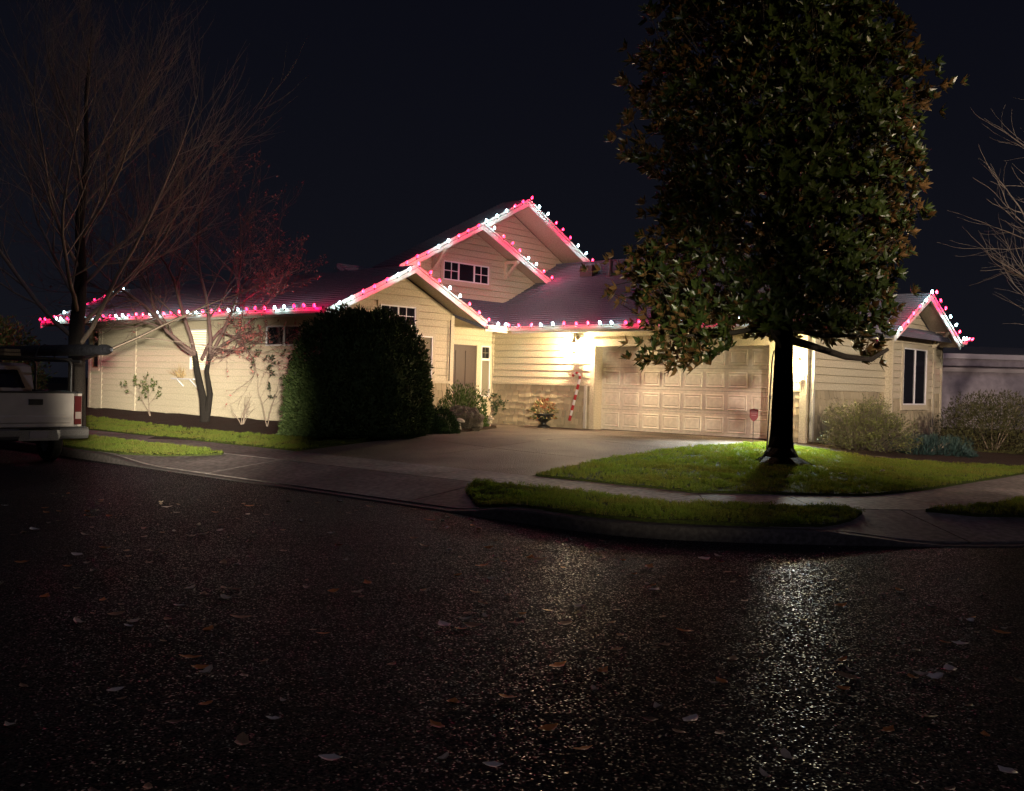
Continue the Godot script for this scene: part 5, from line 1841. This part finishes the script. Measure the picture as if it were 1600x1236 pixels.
# ---------------------------------------------------------------- the pickup
func build_truck() -> void:
	var turn := HB   # tail towards +x, driver's side towards +z
	var at := hw(-1.75, -0.5, 13.42)
	var t := thing("pickup_truck", "white pickup truck with a roof rack parked at the kerb, seen from behind", "pickup truck", at, turn)
	var w := 0.8
	var mb := MB.new()
	var side := PackedVector2Array([Vector2(0, 0.62), Vector2(0, 1.24), Vector2(-1.85, 1.24), Vector2(-1.85, 0.5), Vector2(-1.42, 0.5)])
	for k in 9:
		var a := PI * k / 8.0
		side.append(Vector2(-1.02 - 0.4 * cos(a), 0.5 + 0.38 * sin(a)))
	side.append(Vector2(-0.3, 0.5))
	for z in [-w, w - 0.07]:
		mb.extrude(side, Vector3(0, 0, z), Vector3.RIGHT, Vector3.UP, Vector3(0, 0, 0.07))
	mb.span(Vector3(-1.85, 0.6, -w + 0.07), Vector3(-0.07, 0.68, w - 0.07))
	mb.span(Vector3(-1.85, 0.68, -w + 0.07), Vector3(-1.79, 1.24, w - 0.07))
	obj("bed", mb, M.truck, t)
	mb = MB.new()
	for z in [-w - 0.004, w - 0.074]:
		mb.span(Vector3(-1.85, 1.24, z), Vector3(0, 1.275, z + 0.078))
	mb.span(Vector3(-0.07, 1.24, -w + 0.1), Vector3(0.005, 1.272, w - 0.1))
	obj("bed_rail", mb, M.black, t)
	mb = MB.new()
	mb.span(Vector3(-0.065, 0.66, -0.66), Vector3(0, 1.24, 0.66))
	mb.extrude(pv([[0, 0.72], [0.014, 0.74], [0.014, 0.84], [0, 0.86]]), Vector3(0, 0, -0.6), Vector3.RIGHT, Vector3.UP, Vector3(0, 0, 1.2))
	var gate := obj("tailgate", mb, M.truck, t)
	mb = MB.new()
	mb.span(Vector3(0.0, 1.04, -0.12), Vector3(0.012, 1.14, 0.12))
	mb.span(Vector3(0.012, 1.115, -0.1), Vector3(0.022, 1.135, 0.1))
	obj("handle", mb, M.black, gate)
	mb = MB.new()
	mb.span(Vector3(0.0, 0.795, -0.62), Vector3(0.016, 0.805, -0.3))
	obj("badge", mb, M.chrome, gate)
	for z in [-0.73, 0.73]:
		mb = MB.new()
		mb.span(Vector3(-0.12, 0.7, z - 0.06), Vector3(0.016, 1.2, z + 0.06))
		var tl := obj("tail_light", mb, M.tail_red, t)
		mb = MB.new()
		mb.span(Vector3(0.016, 0.8, z - 0.05), Vector3(0.024, 0.92, z + 0.05))
		obj("reversing_lens", mb, M.tail_clear, tl)
	mb = MB.new()
	mb.extrude(pv([[0.0, 0.45], [0.17, 0.47], [0.2, 0.52], [0.2, 0.62], [0.17, 0.65], [0.0, 0.65]]), Vector3(0, 0, -0.84), Vector3.RIGHT, Vector3.UP, Vector3(0, 0, 0.5))
	mb.extrude(pv([[0.0, 0.45], [0.17, 0.47], [0.2, 0.52], [0.2, 0.62], [0.17, 0.65], [0.0, 0.65]]), Vector3(0, 0, 0.34), Vector3.RIGHT, Vector3.UP, Vector3(0, 0, 0.5))
	mb.span(Vector3(0.0, 0.44, -0.34), Vector3(0.15, 0.62, 0.34))
	var bum := obj("bumper", mb, M.chrome, t)
	mb = MB.new()
	mb.span(Vector3(0.0, 0.65, -0.82), Vector3(0.18, 0.668, 0.82))
	obj("step_pad", mb, M.black, bum)
	mb = MB.new()
	mb.span(Vector3(0.15, 0.48, -0.155), Vector3(0.157, 0.6, 0.155))
	obj("number_plate", mb, M.plate, bum)
	# cab
	mb = MB.new()
	var cab := pv([[-1.9, 0.5], [-1.9, 1.27], [-2.05, 1.7], [-2.3, 1.76], [-3.0, 1.74], [-3.25, 1.66], [-3.75, 1.2], [-4.95, 1.08], [-5.1, 0.9], [-5.1, 0.5]])
	mb.extrude(cab, Vector3(0, 0, -0.78), Vector3.RIGHT, Vector3.UP, Vector3(0, 0, 1.56))
	obj("cab", mb, M.truck, t)
	mb = MB.new()
	var slant := Vector3(-0.15, 0.43, 0).normalized()
	mb.extrude(pv([[-0.62, 0.03], [0.62, 0.03], [0.52, 0.38], [-0.52, 0.38]]), Vector3(-1.9, 1.27, 0), Vector3.BACK, slant, Vector3(0.012, 0.004, 0))
	obj("rear_window", mb, M.dark_glass, t)
	mb = MB.new()
	for z in [-0.785, 0.775]:
		mb.extrude(pv([[-2.15, 1.25], [-2.2, 1.62], [-3.05, 1.62], [-3.5, 1.25]]), Vector3(0, 0, z), Vector3.RIGHT, Vector3.UP, Vector3(0, 0, 0.01))
	obj("side_window", mb, M.dark_glass, t)
	for e in [[-1.02, -0.7], [-1.02, 0.7], [-4.15, -0.7], [-4.15, 0.7]]:
		mb = MB.new()
		mb.lathe(pv([[0.19, -0.1], [0.33, -0.1], [0.36, -0.07], [0.36, 0.07], [0.33, 0.1], [0.19, 0.1]]), Vector3(e[0], 0.36, e[1]), 22, Basis(Vector3.RIGHT, PI / 2))
		var wh := obj("wheel", mb, M.tyre, t)
		mb = MB.new()
		mb.lathe(pv([[0.0, -0.07], [0.19, -0.09], [0.19, 0.09], [0.0, 0.07]]), Vector3(e[0], 0.36, e[1]), 16, Basis(Vector3.RIGHT, PI / 2))
		obj("rim", mb, M.chrome, wh)
	mb = MB.new()
	mb.span(Vector3(-3.6, 0.42, -0.5), Vector3(-0.1, 0.56, 0.5))
	obj("chassis", mb, M.black, t)
	# rack over the bed and cab
	var rk := MB.new()
	for z in [-0.72, 0.72]:
		for x in [-0.25, -1.7]:
			rk.tube(PackedVector3Array([Vector3(x, 1.26, z), Vector3(x, 1.75, z), Vector3(x, 1.82, z * 0.93), Vector3(x, 1.84, z * 0.8)]), PackedFloat32Array([0.025, 0.025, 0.025, 0.025]), 8)
		rk.tube(PackedVector3Array([Vector3(0.1, 1.8, z), Vector3(-3.3, 1.84, z)]), PackedFloat32Array([0.022, 0.022]), 8)
	for x in [-0.25, -1.7, -3.2]:
		rk.tube(PackedVector3Array([Vector3(x, 1.84, -0.72), Vector3(x, 1.84, 0.72)]), PackedFloat32Array([0.022, 0.022]), 8)
	for z in [-0.7, 0.7]:
		rk.tube(PackedVector3Array([Vector3(-3.2, 1.84, z), Vector3(-3.2, 1.7, z)]), PackedFloat32Array([0.022, 0.022]), 8)
	obj("rack", rk, M.black, t)
	# long dark load on the rack
	var l := thing("long_load", "long black wrapped load on the truck rack, its end overhanging the tailgate", "load", at, turn)
	mb = MB.new()
	var path := PackedVector3Array()
	var rad := PackedFloat32Array()
	for e in [[-3.0, 0.03], [-2.8, 0.08], [-2.2, 0.09], [-0.5, 0.095], [1.2, 0.095], [1.5, 0.085], [1.55, 0.07], [1.75, 0.07], [1.8, 0.088], [1.95, 0.085], [2.05, 0.06], [2.12, 0.03]]:
		path.append(Vector3(e[0], 1.975 + 0.004 * e[0], -0.25))
		rad.append(e[1])
	mb.tube(path, rad, 12)
	obj("wrapping", mb, M.tarp, l)
	for x in [-1.7, -0.25]:
		mb = MB.new()
		mb.tube(PackedVector3Array([Vector3(x, 1.86, -0.42), Vector3(x, 2.03, -0.355), Vector3(x, 2.08, -0.25), Vector3(x, 2.03, -0.145), Vector3(x, 1.86, -0.08)]), PackedFloat32Array([0.012, 0.012, 0.012, 0.012, 0.012]), 5)
		obj("strap", mb, M.seal, l)
	for k in 2:
		var p := thing("plank", ["lower pale wooden plank lying on the truck rack", "upper pale wooden plank lying on the truck rack"][k], "plank", at + turn * Vector3(-1.6, 1.864 + 0.062 * k, 0.36), turn)
		mb = MB.new()
		mb.box(Vector3(0, 0.025, 0), Vector3(3.0, 0.05, 0.28 - 0.02 * k))
		obj("board", mb, M.lumber, p)


# ---------------------------------------------------------------- all together
const LANTERN := 15.0
const LANTERN_R := 9.0
const FLOOD := 80.0
const LAMP_LEFT := 3300.0  # from here on, beam energies of the unseen lamps
const LAMP_RIGHT := 800.0
const LAMP_MID := 120.0
const LAMP_ENTRY := 640.0
const LAMP_CROWN := 200.0

func _ready() -> void:
	rng.seed = 1
	var cam := Camera3D.new()
	cam.name = "camera"
	cam.fov = rad_to_deg(2.0 * atan(618.0 / 1600.0))
	cam.far = 600.0
	cam.near = 0.1
	cam.transform = Transform3D(Basis(Vector3.RIGHT, deg_to_rad(-0.62)) * Basis(Vector3.BACK, deg_to_rad(1.5)), Vector3(0, 1.6, 0))
	add_child(cam)
	cam.current = true
	var we := WorldEnvironment.new()
	we.name = "night"
	var env := Environment.new()
	env.background_mode = Environment.BG_SKY
	var sm := ProceduralSkyMaterial.new()
	sm.sky_top_color = lin(0.0018, 0.002, 0.0048)
	sm.sky_horizon_color = lin(0.006, 0.0064, 0.0095)
	sm.sky_curve = 0.2
	sm.ground_bottom_color = lin(0.002, 0.002, 0.003)
	sm.ground_horizon_color = lin(0.006, 0.0064, 0.0095)
	sm.sun_angle_max = 1.0
	var sky := Sky.new()
	sky.sky_material = sm
	env.sky = sky
	env.tonemap_mode = Environment.TONE_MAPPER_LINEAR
	env.tonemap_exposure = 1.12
	env.sdfgi_enabled = true
	env.ssao_enabled = true
	env.ssil_enabled = true
	we.environment = env
	add_child(we)
	var unseen_moon := DirectionalLight3D.new()  # out of view, turned to give hedge and bare branches a faint light
	unseen_moon.name = "unseen_moon"
	unseen_moon.light_color = Color(0.86, 0.85, 1.0)
	unseen_moon.light_energy = 0.05
	unseen_moon.light_angular_distance = 2.0
	unseen_moon.shadow_enabled = true
	unseen_moon.sky_mode = DirectionalLight3D.SKY_MODE_LIGHT_ONLY
	add_child(unseen_moon)
	unseen_moon.look_at_from_position(Vector3(5, 12, 14), Vector3.ZERO)

	materials()
	make_kerb_line()
	build_ground()
	build_house()
	build_lights()
	build_magnolia()
	build_trees()
	build_shrubs()
	build_truck()
	build_yard()
	build_litter()
